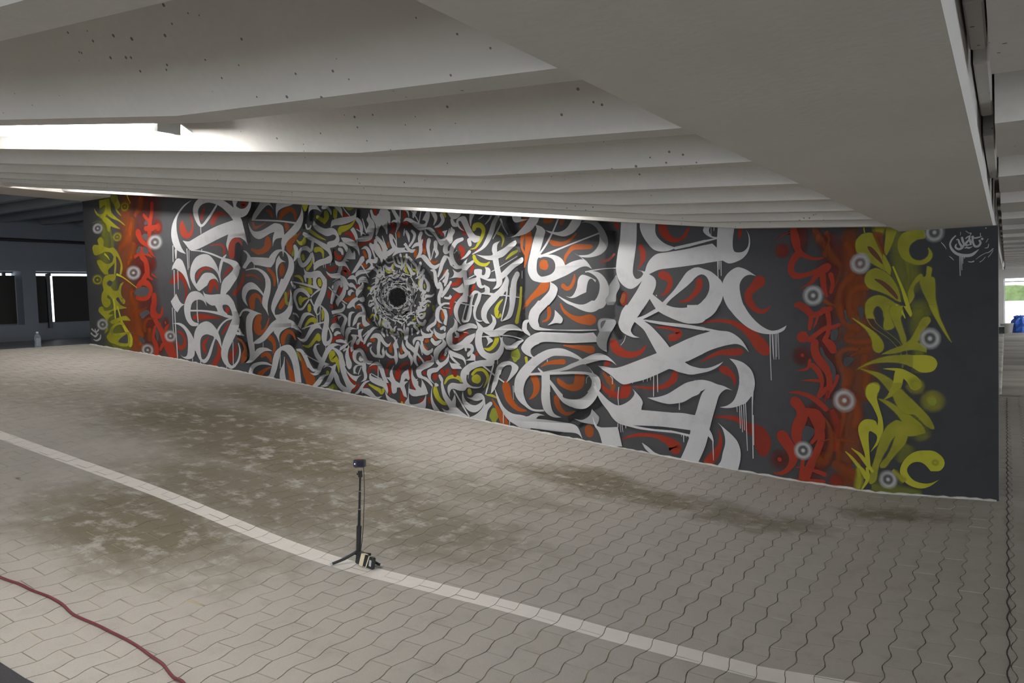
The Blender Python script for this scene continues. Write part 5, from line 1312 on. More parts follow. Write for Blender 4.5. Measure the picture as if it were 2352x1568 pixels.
PW54 2972 358 1 3000 384 0 3007 438 0 3014 488 1 3009 431 0 3009 388 0 3017 363 0 3061 365 0 3106 384 0 3130 424 1 3126 382 0 3122 350 0 3104 342 0 3016 349 0
SW54 3183 718 23 3207 697 21 3242 714 11
SW55 3113 704 17 3115 669 21 3145 645 21 3180 662 14
SW55 3042 425 4 3041 414 3
SW59 3225 524 17 3237 503 21 3240 490 9
SW58 3413 541 3 3410 514 2
SW62 3597 618 3 3596 591 2
PW3 3366 1341 0 3374 1355 0 3395 1365 0 3420 1366 0 3434 1350 0 3446 1320 0 3466 1284 0 3485 1263 0 3513 1255 1 3508 1235 0 3487 1225 0 3470 1228 0 3447 1248 0 3427 1281 0 3411 1314 0 3398 1338 0 3388 1345 0 3380 1337 0 3390 1313 0 3417 1288 1 3389 1301 0 3372 1320 0
PW7 3308 1398 1 3400 1385 1 3389 1368 0 3367 1357 0 3342 1357 0 3325 1373 0
SW8 3338 1355 17 3348 1331 25 3369 1323 18
SW4 3469 1376 31 3458 1345 17 3456 1311 3
SW4 3548 1367 4 3527 1354 6 3506 1343 2
SW5 3589 1364 13 3574 1339 10 3546 1314 3
SW6 3625 1352 23 3600 1315 27 3582 1271 30 3553 1224 26 3520 1192 15 3460 1165 4
SW7 3644 1314 7 3619 1276 8 3590 1236 4
SW8 3641 1331 13 3656 1293 9 3681 1252 6
PW3 3708 1348 1 3766 1342 1 3762 1325 0 3804 1321 1 3765 1313 0 3729 1310 0 3713 1326 0
PW9 3817 1335 1 3869 1330 1 3857 1303 0 3838 1283 0 3801 1255 0 3759 1244 0 3670 1235 1 3717 1244 0 3754 1270 0 3790 1303 0
SW41 3404 1248 18 3365 1236 25 3339 1206 28 3330 1171 25 3342 1132 24 3370 1104 18 3398 1103 17
PW42 3279 1171 1 3308 1163 0 3317 1133 0 3341 1109 0 3395 1109 1 3394 1097 0 3355 1093 0 3327 1115 0 3307 1149 0
SW42 3325 1309 5 3305 1260 7 3282 1232 7
SW43 3346 1293 27 3319 1259 28 3300 1225 28 3287 1191 21 3316 1186 6
SW7 3443 1240 24 3449 1216 21
SW43 3447 1179 19 3422 1157 13 3389 1141 3
SW44 3367 1192 5 3348 1176 5
PW44 3432 1145 1 3423 1119 0 3441 1124 0 3466 1134 0 3469 1120 0 3429 1087 0 3425 1067 0 3431 1040 0 3473 1041 0 3487 1044 0 3475 1015 0 3436 1002 0 3430 948 1 3391 949 1 3404 992 0 3399 1044 0 3394 1086 0 3395 1115 0
PW45 3306 1045 1 3332 1053 0 3343 1073 0 3334 1094 1 3368 1075 0 3397 1088 1 3396 1048 0 3353 1049 0
PW46 3325 994 1 3365 996 0 3398 1018 1 3403 974 0 3378 966 0 3353 976 0
SW45 3431 1040 5 3473 1056 5
PW46 3473 1059 0 3471 1079 0 3482 1087 0 3519 1083 0 3518 1057 0 3535 1056 0 3543 1079 0 3537 1096 1 3564 1089 0 3573 1069 0 3562 1041 0 3548 1035 0 3602 1033 1 3602 1019 0 3568 1020 0 3534 1030 0 3490 1049 0
SW47 3494 1043 24 3499 1011 27 3512 994 18 3533 996 9
SW47 3577 1069 4 3625 1089 4 3736 1140 5
PW48 3587 1154 0 3585 1179 0 3596 1210 0 3637 1224 1 3619 1203 0 3616 1169 1 3659 1186 0 3696 1209 0 3729 1221 1 3732 1201 0 3694 1173 0 3654 1144 0 3622 1135 1 3628 1095 0 3637 1060 1 3692 1100 0 3752 1130 0 3768 1130 0 3764 1107 0 3717 1082 0 3673 1047 0 3642 1029 1 3638 1003 0 3614 984 0 3581 977 1 3605 1005 0 3603 1047 0 3595 1091 0 3588 1128 1 3556 1132 0 3522 1146 0 3486 1163 1 3533 1154 0
PW49 3667 1050 1 3682 1021 0 3674 982 0 3666 941 1 3660 966 0 3639 941 1 3572 943 1 3620 978 0 3652 1017 0
SW50 3732 1050 29 3711 1009 33 3702 939 36
PW50 3530 1005 1 3563 986 0 3562 960 0 3586 954 1 3579 945 0 3538 955 0 3497 957 1 3532 967 0
SW51 3441 947 12 3469 966 18 3490 968 12
SW46 3273 1032 16 3288 1040 21 3292 1061 11
SW46 3270 961 14 3301 1004 17
PW10 3844 1291 1 3868 1281 1 3859 1036 0 3845 1051 0 3843 1079 1 3851 1120 0 3863 1146 1 3858 1003 1 3818 1016 0 3797 1045 0 3792 1081 0 3810 1149 0 3832 1214 0 3850 1263 0
SW51 3761 1066 3 3759 1027 3
PW52 3404 994 1 3432 993 1 3428 970 0 3427 956 0 3422 915 1 3386 916 0 3364 884 0 3359 855 0 3368 819 0 3379 798 1 3350 822 0 3335 855 0 3335 888 0 3354 920 0 3384 948 0 3404 965 0
SW53 3340 920 4 3386 911 6 3466 895 6
PW54 3421 906 1 3406 871 0 3393 831 0 3407 822 1 3435 906 0 3448 949 0 3466 969 0 3491 972 0 3514 959 1 3502 921 0 3484 890 0 3472 855 0 3481 826 0 3519 817 1 3491 812 0 3464 829 0 3456 867 0 3467 905 0 3490 954 0 3483 968 0 3469 954 0 3453 914 0 3448 868 0 3435 827 0 3421 813 0 3396 808 0 3382 819 0 3387 839 0 3403 883 0 3414 909 0
PW55 3579 951 1 3634 986 1 3674 985 1 3639 955 0 3601 919 0 3566 888 0 3544 860 0 3540 831 0 3557 802 1 3532 805 0 3509 829 0 3507 866 0 3522 898 0 3551 929 0
SW56 3670 979 10 3662 928 9 3643 866 8 3627 815 7
PW57 3687 984 1 3725 983 1 3718 927 0 3702 862 0 3681 829 0 3627 811 1 3662 843 0 3680 891 0 3682 942 0
SW58 3562 959 6 3619 950 7 3741 932 5
PW59 3497 959 1 3532 967 0 3536 990 1 3563 983 0 3562 960 0 3545 952 1
PW60 3329 837 1 3350 819 0 3356 799 0 3351 769 0 3326 758 0 3306 731 0 3305 704 0 3330 692 0 3374 710 0 3410 736 0 3464 754 1 3459 730 0 3409 698 0 3365 669 0 3329 663 0 3293 683 0 3277 716 0 3282 746 0 3305 770 0 3331 799 0 3336 823 0
PW61 3351 772 1 3370 790 0 3417 804 0 3456 803 0 3479 791 1 3475 777 0 3441 780 0 3405 772 0 3387 760 0 3429 752 1 3397 760 0 3358 763 0
SW62 3340 760 7 3357 746 14 3346 734 9 3332 734 3
PW64 3470 819 1 3490 806 0 3517 782 1 3545 788 0 3573 810 0 3574 833 0 3565 852 1 3591 833 0 3598 807 0 3586 784 0 3575 767 1 3606 778 0 3646 792 0 3693 797 0 3732 780 0 3754 760 1 3712 766 0 3669 764 0 3638 747 0 3631 741 1 3594 735 0 3560 738 0 3533 750 0 3516 759 1 3505 736 0 3500 707 0 3502 678 0 3519 652 0 3549 646 0 3587 655 0 3612 681 0 3620 712 0 3608 750 1 3630 715 0 3639 689 0 3634 658 0 3606 620 0 3579 612 1 3574 594 0 3557 582 0 3495 579 0 3453 569 0 3424 551 0 3416 534 1 3362 533 1 3374 553 0 3404 583 0 3454 602 0 3534 614 1 3497 634 0 3471 669 0 3462 710 0 3471 759 0 3483 783 0
SW65 3505 734 5 3539 736 6 3584 735 3
PW66 3532 733 1 3559 727 0 3574 712 0 3555 701 0 3532 685 1 3543 707 0
PW65 3611 741 1 3644 738 0 3694 732 0 3752 718 1 3709 706 0 3676 689 0 3646 698 0 3630 715 1 3645 675 0 3668 667 0 3708 678 0 3739 701 1 3756 718 0 3694 738 0 3631 744 0
GG66 3631 735 0 3671 729 0 3713 718 0 3683 695 0 3659 689 0 3640 701 0
PW65 3398 610 1 3430 625 0 3430 654 1 3459 637 0 3461 613 1
SW66 3404 663 11 3404 678 13 3426 683 18 3443 669 17 3417 636 16
SW66 3454 610 4 3509 579 6 3569 539 8
SW67 3573 588 5 3555 537 7
SW65 3599 617 3 3598 594 2
SW65 3764 771 29 3769 802 25 3785 813 15
SW66 3770 763 24 3792 743 12
PW66 3582 537 1 3591 571 0 3619 600 0 3666 608 0 3702 590 0 3711 567 1 3685 587 0 3648 586 0 3624 566 0 3613 538 1
PW67 3854 915 1 3826 890 0 3800 863 0 3791 830 0 3794 799 0 3816 773 0 3849 766 1 3850 790 0 3844 812 0 3852 840 1
PW67 3849 754 1 3808 737 0 3768 712 0 3745 687 0 3744 667 0 3766 644 0 3804 628 1 3754 582 0 3726 540 1 3785 541 1 3815 580 0 3843 603 1 3845 648 0 3817 631 0 3798 647 0 3796 667 0 3819 687 0 3847 698 1
SW61 3266 880 9 3280 874 14 3282 844 14 3270 809 14
SW46 3267 913 7 3307 912 9
SW47 3280 942 9 3309 939 9 3320 953 10
SW48 3270 969 17 3293 992 20
SW67 3631 735 3 3632 718 3
PW11 3817 1335 1 3873 1329 1 3844 1291 1 3823 1267 0 3785 1249 0 3741 1240 1 3741 1246 0 3762 1271 0 3794 1307 0
PW12 3844 1291 1 3873 1280 0 3889 1268 0 3898 1253 0 3887 1219 0 3873 1180 0 3858 1143 1 3898 1138 0 3937 1136 0 3969 1125 0 3991 1107 0 4003 1081 1 4038 1096 0 4083 1105 0 4101 1104 1 4080 1122 0 4052 1138 1 4108 1104 0 4129 1083 0 4146 1057 1 4119 1070 0 4088 1068 0 4053 1053 0 4014 1035 0 3972 1020 0 3919 1004 0 3873 1002 0 3830 1012 0 3804 1032 0 3792 1065 0 3795 1103 0 3808 1146 0 3827 1209 0 3851 1268 1
GG13 3852 1123 0 3878 1129 0 3910 1126 0 3936 1113 0 3948 1089 0 3944 1061 0 3924 1042 0 3891 1033 0 3864 1033 0 3845 1054 0 3843 1086 0
SO14 3883 1090 55 3889 1084 46
SW13 3975 1315 8 3941 1250 8 3903 1192 10 3861 1143 10
SW15 3864 1131 13 3904 1142 12 4035 1181 7 4188 1224 7
PW16 3899 1260 1 3928 1251 0 3966 1245 0 3999 1251 0 4025 1269 0 4051 1304 1 4101 1299 1 4088 1270 0 4059 1241 0 4030 1227 0 3998 1222 0 3960 1231 0 3921 1245 0
Pa17 4098 1281 1 4126 1290 0 4169 1289 0 4193 1268 0 4216 1236 0 4233 1196 0 4232 1161 0 4213 1134 0 4182 1119 0 4133 1112 0 4089 1117 0 4074 1125 1 4127 1126 0 4161 1143 0 4184 1169 0 4191 1202 0 4183 1238 0 4159 1265 0 4126 1279 0
PW18 4077 1125 1 4130 1126 0 4165 1142 0 4187 1174 0 4191 1207 1 4208 1184 0 4226 1155 0 4210 1134 0 4182 1119 0 4133 1112 0 4092 1117 1
SW13 4110 1044 6 4156 1050 6 4217 1055 4 4274 1055 3
PW14 4110 1045 1 4155 1045 0 4186 1036 0 4212 1012 0 4230 976 0 4231 929 0 4212 882 1 4190 866 0 4119 862 0 4025 887 0 3981 913 0 3951 940 1 3994 916 0 4057 891 0 4113 887 0 4157 906 0 4180 944 0 4184 986 0 4167 1017 0 4137 1038 0
PW15 4001 931 1 4026 926 0 4046 940 0 4063 973 0 4070 1007 0 4083 1026 0 4099 1031 0 4130 1021 0 4165 1003 1 4163 992 1 4145 1010 0 4129 1005 0 4119 983 0 4112 946 1 4084 936 0 4052 923 0 4026 921 0
PW68 3919 1004 1 3945 989 0 3960 971 0 3956 949 0 3942 923 0 3909 890 1 3832 892 1 3874 925 0 3908 956 0 3918 979 0
Pa15 4232 973 1 4257 1005 0 4273 1024 1 4281 996 0 4289 968 0 4270 933 0 4266 900 0 4254 881 1 4221 882 1 4212 907 0 4231 934 0
SU16 4309 926 18 4299 899 24
PW15 3989 909 1 4021 894 0 4065 888 0 4103 889 0 4140 905 1 4211 903 1 4189 873 0 4154 852 0 4117 851 0 4074 865 0 4033 885 0
PW69 3848 913 1 3927 911 1 3890 877 0 3856 846 0 3843 817 0 3847 791 0 3863 778 0 3932 768 0 4029 766 0 4161 766 1 4161 762 0 4061 760 0 3948 764 0 3866 764 0 3823 769 0 3800 791 0 3790 821 0 3796 850 0 3820 882 0
PW70 3941 865 1 3961 847 0 3980 827 0 3983 812 0 3972 798 0 3943 800 0 3897 789 1 3924 810 0 3938 836 0
PW68 3859 757 1 3964 752 0 4076 748 0 4148 752 1 4166 728 1 4162 706 1 4090 703 0 4011 701 0 3930 706 0 3874 707 0 3837 697 0 3803 677 0 3794 656 0 3801 638 0 3818 625 1 3788 635 0 3758 650 0 3743 671 0 3749 691 0 3777 724 0 3819 747 0
Pa69 4179 756 1 4171 787 0 4178 812 0 4205 820 0 4254 814 0 4267 800 0 4259 780 0 4233 742 0 4217 703 0 4216 658 1 4189 669 0 4168 691 0 4162 720 0
GG70 4189 770 0 4186 792 0 4196 806 0 4214 809 0 4204 789 0
PW70 3693 479 0 3701 521 0 3727 560 0 3769 600 0 3822 636 0 3883 665 0 3936 675 0 3981 673 0 4026 657 0 4060 640 0 4085 623 1 4139 646 0 4176 652 0 4212 641 0 4242 619 0 4265 594 1 4236 613 0 4199 619 0 4156 613 0 4100 598 1 4127 575 0 4145 553 1 4163 542 0 4178 511 0 4177 483 0 4161 463 1 4105 462 1 4128 493 0 4131 519 0 4117 544 1 4070 552 0 3990 547 0 3902 543 1 3902 456 1 3852 454 1 3855 539 1 3791 542 1 3763 510 0 3748 471 0 3747 451 1 3691 449 1
GG71 3809 568 0 3844 595 0 3881 618 0 3921 636 0 3960 638 0 4012 635 0 4044 627 0 4067 617 0 4024 600 0 3975 579 0 3912 566 0 3852 555 0 3791 545 0
SO72 3853 583 5 3894 601 15 3937 607 23 3982 609 26
GG73 3958 560 0 4007 571 0 4055 589 0 4096 598 0 4121 578 0 4133 556 0 4086 562 0 4022 562 0
SW73 3836 575 6 3859 554 13
SW74 3872 542 10 3904 508 13 3945 462 13 3964 442 16
SW73 3891 619 5 3890 607 3
SW71 4117 541 2 4104 530 2 4102 504 2
SW71 4228 543 2 4241 532 3 4240 504 2
PW75 3759 585 1 3830 586 1 3794 551 1 3764 513 0 3746 475 0 3750 432 0 3766 395 0 3794 371 0 3826 366 0 3861 367 1 3864 358 1 3815 356 0 3773 367 0 3731 400 0 3703 437 0 3694 477 0 3706 521 0
PW76 3854 558 1 3881 543 1 3897 510 0 3899 452 0 3903 391 0 3919 351 0 3960 332 1 3929 330 0 3895 338 0 3868 359 0 3855 386 0 3849 432 0 3855 500 0
SW77 3881 537 14 3911 495 14 3940 456 17 3976 418 23 4016 404 35
PW78 3957 438 1 3997 426 0 4047 425 0 4088 440 0 4122 477 0 4132 513 0 4127 542 0 4114 557 1 4147 551 0 4169 537 0 4178 508 0 4163 454 0 4136 414 0 4102 386 0 4069 379 0 4029 383 0 3986 406 0
SW79 3783 543 12 3857 548 12 3994 555 12 4094 555 13 4143 547 12
SW79 4142 513 10 4154 477 16 4173 451 13
PW79 3572 474 1 3596 424 0 3620 380 0 3649 353 0 3685 338 0 3732 334 0 3767 326 1 3793 341 0 3825 347 0 3867 338 1 3835 335 0 3815 319 1 3884 316 0 3952 310 0 4013 304 0 4043 293 0 4059 270 0 4073 232 1 4052 252 0 4025 259 0 3968 259 0 3902 262 0 3829 267 0 3773 270 1 3772 261 1 3719 270 1 3683 288 0 3651 308 0 3619 345 0 3591 398 0
Pa80 4029 329 1 4074 325 0 4114 348 0 4128 381 1 4154 356 0 4166 338 0 4152 305 0 4126 307 0 4074 313 0
PW81 4131 346 1 4146 311 0 4168 294 0 4260 299 1 4257 204 1 4180 208 1 4161 273 0 4142 298 0
SW80 3622 342 4 3620 278 4
SW80 3658 302 4 3658 274 4
SW80 3687 483 4 3687 411 2
PW17 4304 1272 1 4382 1261 1 4378 1175 0 4368 1108 0 4358 1054 0 4357 1024 0 4369 1002 0 4384 1000 0 4399 1009 0 4408 1022 1 4399 1033 0 4376 1041 1 4416 1032 1 4429 1067 0 4449 1092 0 4478 1110 0 4529 1115 0 4612 1123 0 4703 1137 1 4702 1055 1 4610 1047 0 4541 1042 0 4485 1037 0 4436 1019 1 4459 1004 0 4469 984 0 4466 958 0 4451 926 1 4498 887 1 4552 939 0 4586 982 0 4620 1023 0 4661 1039 0 4682 1036 0 4701 1027 1 4701 1005 0 4679 1007 0 4655 993 0 4619 960 0 4574 927 0 4537 899 0 4515 876 1 4551 864 0 4611 858 0 4660 867 0 4698 900 1 4697 851 1 4466 856 1 4436 905 1 4403 857 1 4310 860 1 4346 907 0 4377 950 0 4401 990 1 4371 964 0 4342 954 0 4313 966 0 4290 989 0 4276 1019 0 4272 1058 0 4282 1126 0 4295 1185 0
PW18 4397 1259 1 4473 1250 1 4472 1208 0 4486 1181 0 4516 1155 0 4557 1137 0 4571 1133 1 4529 1120 0 4487 1121 0 4456 1135 0 4429 1166 0 4407 1202 0 4397 1233 0
SW19 4565 1131 13 4626 1140 13 4704 1154 11
SW18 4470 923 2 4469 917 7
PW18 4705 1215 1 4695 1203 0 4705 1188 1
PW20 4623 1124 1 4682 1133 0 4736 1141 1 4756 1121 1 4757 1157 1 4762 1210 1 4835 1202 1 4828 1157 0 4827 1122 0 4833 1101 0 4851 1095 0 4874 1099 0 4892 1118 0 4897 1148 0 4893 1175 0 4883 1195 1 4898 1168 0 4902 1135 0 4897 1107 0 4884 1083 0 4858 1062 0 4812 1049 0 4781 1063 1 4742 1060 0 4675 1053 0 4621 1048 1
PW21 4700 1217 1 4729 1215 1 4722 1203 0 4725 1187 0 4736 1173 0 4760 1167 1 4760 1160 0 4736 1166 0 4713 1178 0 4696 1197 0
SW22 4623 1138 12 4683 1150 10 4757 1162 6
SW22 4732 1212 2 4731 1174 2
SW22 4745 1213 4 4745 1195 2
PW18 4621 1019 1 4640 1034 0 4662 1039 0 4694 1031 0 4728 1017 0 4759 990 0 4776 968 0 4781 930 0 4775 894 0 4761 866 0 4734 831 1 4616 833 1 4617 856 0 4658 868 0 4693 894 0 4715 929 0 4719 963 0 4709 992 0 4688 1007 0 4661 999 0 4641 979 0 4619 960 1
PW19 4926 989 1 4900 996 0 4877 990 0 4859 970 0 4853 945 0 4858 904 0 4870 863 0 4887 828 1 4823 829 1 4800 857 0 4783 894 0 4776 932 0 4779 968 0 4795 998 0 4819 1020 0 4845 1031 0 4865 1027 0 4890 1015 0
SW21 4758 1062 5 4759 982 3
SW22 4765 1061 5 4765 1025 3
SW21 4773 1061 5 4773 997 3
PW80 4319 880 1 4415 877 1 4388 837 0 4373 819 1 4408 829 0 4452 852 0 4466 860 0 4455 877 1 4515 875 1 4551 864 0 4606 860 0 4652 872 1 4698 870 1 4696 800 0 4628 788 0 4571 802 0 4513 827 0 4480 846 1 4437 826 0 4402 811 1 4436 807 0 4521 795 0 4604 786 0 4696 770 1 4695 756 1 4603 770 0 4521 781 0 4450 793 0 4408 804 1 4441 780 0 4477 744 0 4508 709 0 4529 681 1 4574 701 0 4630 725 0 4695 744 1 4693 662 0 4649 638 0 4600 613 1 4627 598 0 4667 588 0 4692 587 1 4691 572 0 4653 561 0 4623 558 0 4571 568 0 4544 578 0 4524 582 1 4458 552 0 4400 529 0 4341 514 0 4312 506 0 4288 507 0 4258 526 0 4229 550 0 4193 572 0 4167 592 1 4206 587 0 4248 582 0 4284 588 0 4326 602 0 4394 627 0 4467 654 1 4448 688 0 4426 728 0 4404 764 0 4361 800 1 4346 775 0 4342 756 0 4356 737 0 4384 726 1 4353 727 0 4318 740 0 4292 759 0 4279 790 0 4285 817 0 4298 853 0
SW81 4315 737 2 4305 710 3 4287 690 2
SW81 4229 545 3 4240 531 4 4240 505 4
SW81 4449 552 4 4446 452 4
SW81 4467 558 5 4467 473 3
SW81 4398 537 3 4397 518 2
SW81 4418 540 3 4417 521 2
SW81 4434 546 4 4433 527 2
SW81 4343 517 4 4343 510 3
PW81 4617 872 1 4764 869 1 4745 838 0 4718 815 0 4675 795 0 4629 788 0 4615 789 1
PW20 4795 868 1 4870 866 1 4889 833 0 4916 799 0 4948 771 0 4982 754 0 5009 755 0 5031 764 0 5050 775 1 5039 755 0 5014 742 0 4985 738 0 4948 741 0 4910 754 0 4873 777 0 4835 813 0 4810 845 0
PW81 4615 783 1 4669 774 0 4728 762 0 4764 755 0 4801 751 0 4831 737 0 4859 713 0 4876 688 0 4890 660 1 4866 685 0 4838 696 0 4805 693 0 4763 683 0 4715 667 0 4666 643 0 4612 617 1 4614 718 1 4658 735 0 4722 753 1 4669 763 0 4615 770 1
PW82 4611 605 1 4633 595 0 4671 586 0 4711 590 0 4745 602 0 4777 618 1 4751 594 0 4713 575 0 4673 565 0 4632 558 0 4610 559 1
PW82 4804 632 1 4834 626 0 4865 614 0 4895 588 0 4909 558 0 4913 525 0 4908 497 0 4905 467 1 4829 464 1 4842 503 0 4846 539 0 4841 577 0 4829 605 0
SW21 4980 738 4 4980 638 3 4982 539 3
SW21 4988 741 3 4992 658 3 4995 629 2
SW22 4993 741 2 4994 638 2
SW21 5001 743 3 5003 629 2
SW22 5008 743 3 5007 640 2
SW21 5014 745 3 5016 630 2
PW82 4384 387 1 4461 384 0 4546 380 0 4642 374 1 4669 447 1 4662 141 1 4651 158 0 4572 174 1 4592 213 0 4610 268 1 4622 304 1 4544 310 0 4460 314 0 4337 312 1 4431 301 0 4516 298 0 4572 290 0 4627 282 1 4626 274 1 4544 286 0 4445 291 0 4372 296 0 4328 304 0 4272 316 0 4239 339 0 4213 375 0 4178 418 0 4154 463 0 4140 499 1 4179 461 0 4215 428 0 4251 407 0 4278 405 0 4314 421 0 4341 444 0 4352 466 0 4342 485 1 4365 464 0 4385 440 0 4392 421 0 4387 404 0
PW83 4414 446 1 4463 450 0 4514 466 0 4565 497 0 4610 522 0 4670 535 1 4669 478 0 4631 456 0 4592 433 0 4561 425 0 4519 420 0 4480 426 0 4443 436 0
PW83 4129 345 1 4146 306 0 4165 296 0 4186 294 0 4261 300 1 4268 273 0 4282 207 1 4181 210 1 4161 270 0 4140 300 0
SW83 4384 231 3 4408 207 18 4442 184 14 4485 176 7 4569 171 4
SW83 4273 492 3 4267 444 4 4269 405 4
SW84 4263 318 4 4262 298 4
SW84 4275 316 3 4277 275 2
SW84 4284 313 4 4288 277 2
SW83 4303 309 4 4303 296 3
SW84 4570 430 4 4570 395 4
SW83 4588 288 3 4587 248 2
SW83 4577 288 3 4577 272 2
SW83 4599 284 2 4599 270 2
SW9 4944 234 1 4944 234 1
PW85 4525 470 1 4572 501 0 4624 525 0 4671 535 0 4712 530 0 4747 517 0 4778 509 0 4815 491 1 4792 496 0 4775 489 0 4754 465 0 4739 419 0 4723 367 0 4708 312 1 4719 291 0 4726 263 1 4723 216 1 4721 257 0 4701 282 1 4688 237 0 4670 195 0 4651 156 1 4594 155 0 4570 171 1 4592 217 0 4615 274 1 4620 305 1 4576 310 0 4521 311 1 4523 380 1 4584 381 0 4644 373 1 4660 428 0 4676 472 0 4694 494 1 4661 477 0 4622 452 0 4585 434 0 4524 421 1
SW86 4521 295 9 4576 286 9 4624 277 12
PW86 4845 542 1 4912 543 1 4913 518 0 4904 481 0 4876 441 0 4853 428 0 4819 416 0 4785 412 0 4756 414 1 4791 424 0 4820 448 0 4837 488 0 4845 522 0
PW86 4746 345 1 4777 320 0 4811 291 0 4833 264 0 4845 227 0 4844 185 0 4831 132 1 4736 145 1 4757 173 0 4766 211 0 4777 249 0 4777 283 0 4766 320 0
SW86 4722 263 4 4723 208 4 4723 173 2
SW87 4833 420 3 4834 396 2
SW87 4845 426 4 4847 324 3
SW87 4853 426 4 4856 308 3
SW87 4863 432 4 4865 317 3
SW88 4871 438 4 4876 227 3
SW87 4903 481 7 4900 386 4 4900 194 4
SW88 4904 386 4 4904 254 3
SW86 4570 439 2 4569 395 4
SW87 4586 284 3 4586 247 2
BW15 5159 898 38 40 0 0
BW16 5344 1023 36 39 0 0
BW17 5342 1022 35 38 0 0
BW6 5612 1129 32 36 0 0
BW35 5594 717 35 39 0 0
BW37 5110 243 35 37 0 0
BW36 5277 462 41 44 0 0
BW46 5439 147 32 35 0 0
SJ1 5685 1112 4 5673 1099 6 5666 1084 6 5667 1070 7 5674 1056 9 5687 1043 10 5706 1035 12 5725 1033 12 5739 1036 11 5751 1045 7 5762 1055 1
SJ2 5686 1095 3 5693 1096 5 5697 1083 7 5705 1068 9
SJ3 5705 1105 7 5708 1090 8 5712 1076 7 5706 1064 8 5695 1059 8 5685 1065 7 5684 1073 6 5688 1080 2
SJ4 5717 1097 3 5725 1104 5 5732 1106 4 5730 1096 7 5734 1084 8 5735 1072 5
SJ5 5729 1092 7 5720 1082 8 5718 1073 7 5726 1073 5 5732 1074 3
SJ6 5742 1107 7 5741 1093 7 5743 1079 7 5749 1067 8 5760 1067 8 5767 1078 7 5763 1090 7
SJ7 5736 1104 3 5748 1098 5 5762 1100 5 5773 1103 1
SJ7 5713 1061 1 5721 1064 6 5730 1062 6 5741 1067 1
SJ8 5768 1093 3 5773 1093 10 5777 1093 3
SJ2 5698 1032 4 5699 957 3
SJ3 5703 1032 4 5705 978 2
SJ4 5708 1031 4 5708 1003 2
SJ2 5713 1029 3 5714 1022 2
SJ8 5718 1127 2 5729 1118 2 5736 1117 3 5731 1105 2
SJ4 5701 1124 2 5700 1111 1
SJ8 5767 1116 2 5767 1104 3
SJ7 5635 1089 2 5645 1076 3 5653 1061 1
SJ2 5662 1034 2 5671 1026 3 5678 1017 1
SJ1 5726 1010 3 5736 1008 4 5746 1011 5
SJ2 5751 1017 1 5766 1029 2 5783 1039 2 5795 1042 3 5809 1055 4
SJ3 5764 1006 3 5774 1013 2 5783 1025 2
SJ1 5791 1091 1 5792 1092 2 5785 1079 2
SJ3 5794 1073 2 5791 1060 3 5781 1058 2
SJ3 5792 1023 2 5801 1035 2 5808 1048 2
SJ1 5785 1135 4 5785 1131 4
BW12 227 1533 60 36 0 0
By10 450 1457 51 31 0 0
By11 556 1661 50 31 0 0
BW9 867 1393 74 47 0 0
BW13 613 1196 75 46 0 0
By12 188 1165 61 36 0 0
BW18 220 840 67 40 0 0
BW16 723 655 65 41 0 0
BW20 978 751 59 38 0 0
SJ19 84 807 15 130 784 10 165 800 14
SJ20 74 776 16 100 760 11 127 755 17 163 775 8
SJ21 125 804 13 136 776 16
SJ22 97 731 4 137 723 12 180 739 16 189 767 9
"""
strokes = []       # (colour, soft, verts2d, faces, alpha, layer, area)
def ribbon(P, soft):
    if soft:
        P = np.array(P, float); d0 = P[0, :2]-P[1, :2]; d1 = P[-1, :2]-P[-2, :2]; d0 /= np.linalg.norm(d0)+1e-9; d1 /= np.linalg.norm(d1)+1e-9
        P = np.vstack([[*(P[0, :2]+d0*P[0, 2]*.5), P[0, 2]*.7], P, [*(P[-1, :2]+d1*P[-1, 2]*.5), P[-1, 2]*.7]])
    C2 = catmull(P, 5); xy = C2[:, :2]; w = np.maximum(C2[:, 2], .002)
    if not soft:       # rounded ends
        for end in (0, -1):
            a, b_ = (xy[0], xy[1]) if end == 0 else (xy[-1], xy[-2])
            d = a-b_; d = d/(np.linalg.norm(d)+1e-9); ww = w[end]
            if ww > .02:
                ex = np.array([a+d*ww*.3, a+d*ww*.45]); ew = np.array([ww*.72, ww*.25])
                if end == 0: xy = np.vstack([ex[::-1], xy]); w = np.concatenate([ew[::-1], w])
                else: xy = np.vstack([xy, ex]); w = np.concatenate([w, ew])
    t = np.gradient(xy, axis=0); t /= (np.linalg.norm(t, axis=1)[:, None]+1e-9); nr = np.stack([-t[:, 1], t[:, 0]], 1)
    if soft: offs, al = (-.72, -.42, -.22, .22, .42, .72), (0, .6, 1, 1, .6, 0)
    else: offs, al = (-.5, .5), (1, 1)
    k = len(offs); V = np.stack([xy+nr*(w*o)[:, None] for o in offs], 1).reshape(-1, 2); A = np.tile(al, len(xy)).astype(float)
    if soft:
        e = np.ones(len(xy)); e[0] = e[-1] = 0; 
        if len(e) > 4: e[1] = e[-2] = .6
        A *= np.repeat(e, k)
    F = [(i*k+j, i*k+j+1, (i+1)*k+j+1, (i+1)*k+j) for i in range(len(xy)-1) for j in range(k-1)]
    return V, F, A, float((np.linalg.norm(np.diff(xy, axis=0), axis=1)*w[1:]).sum())
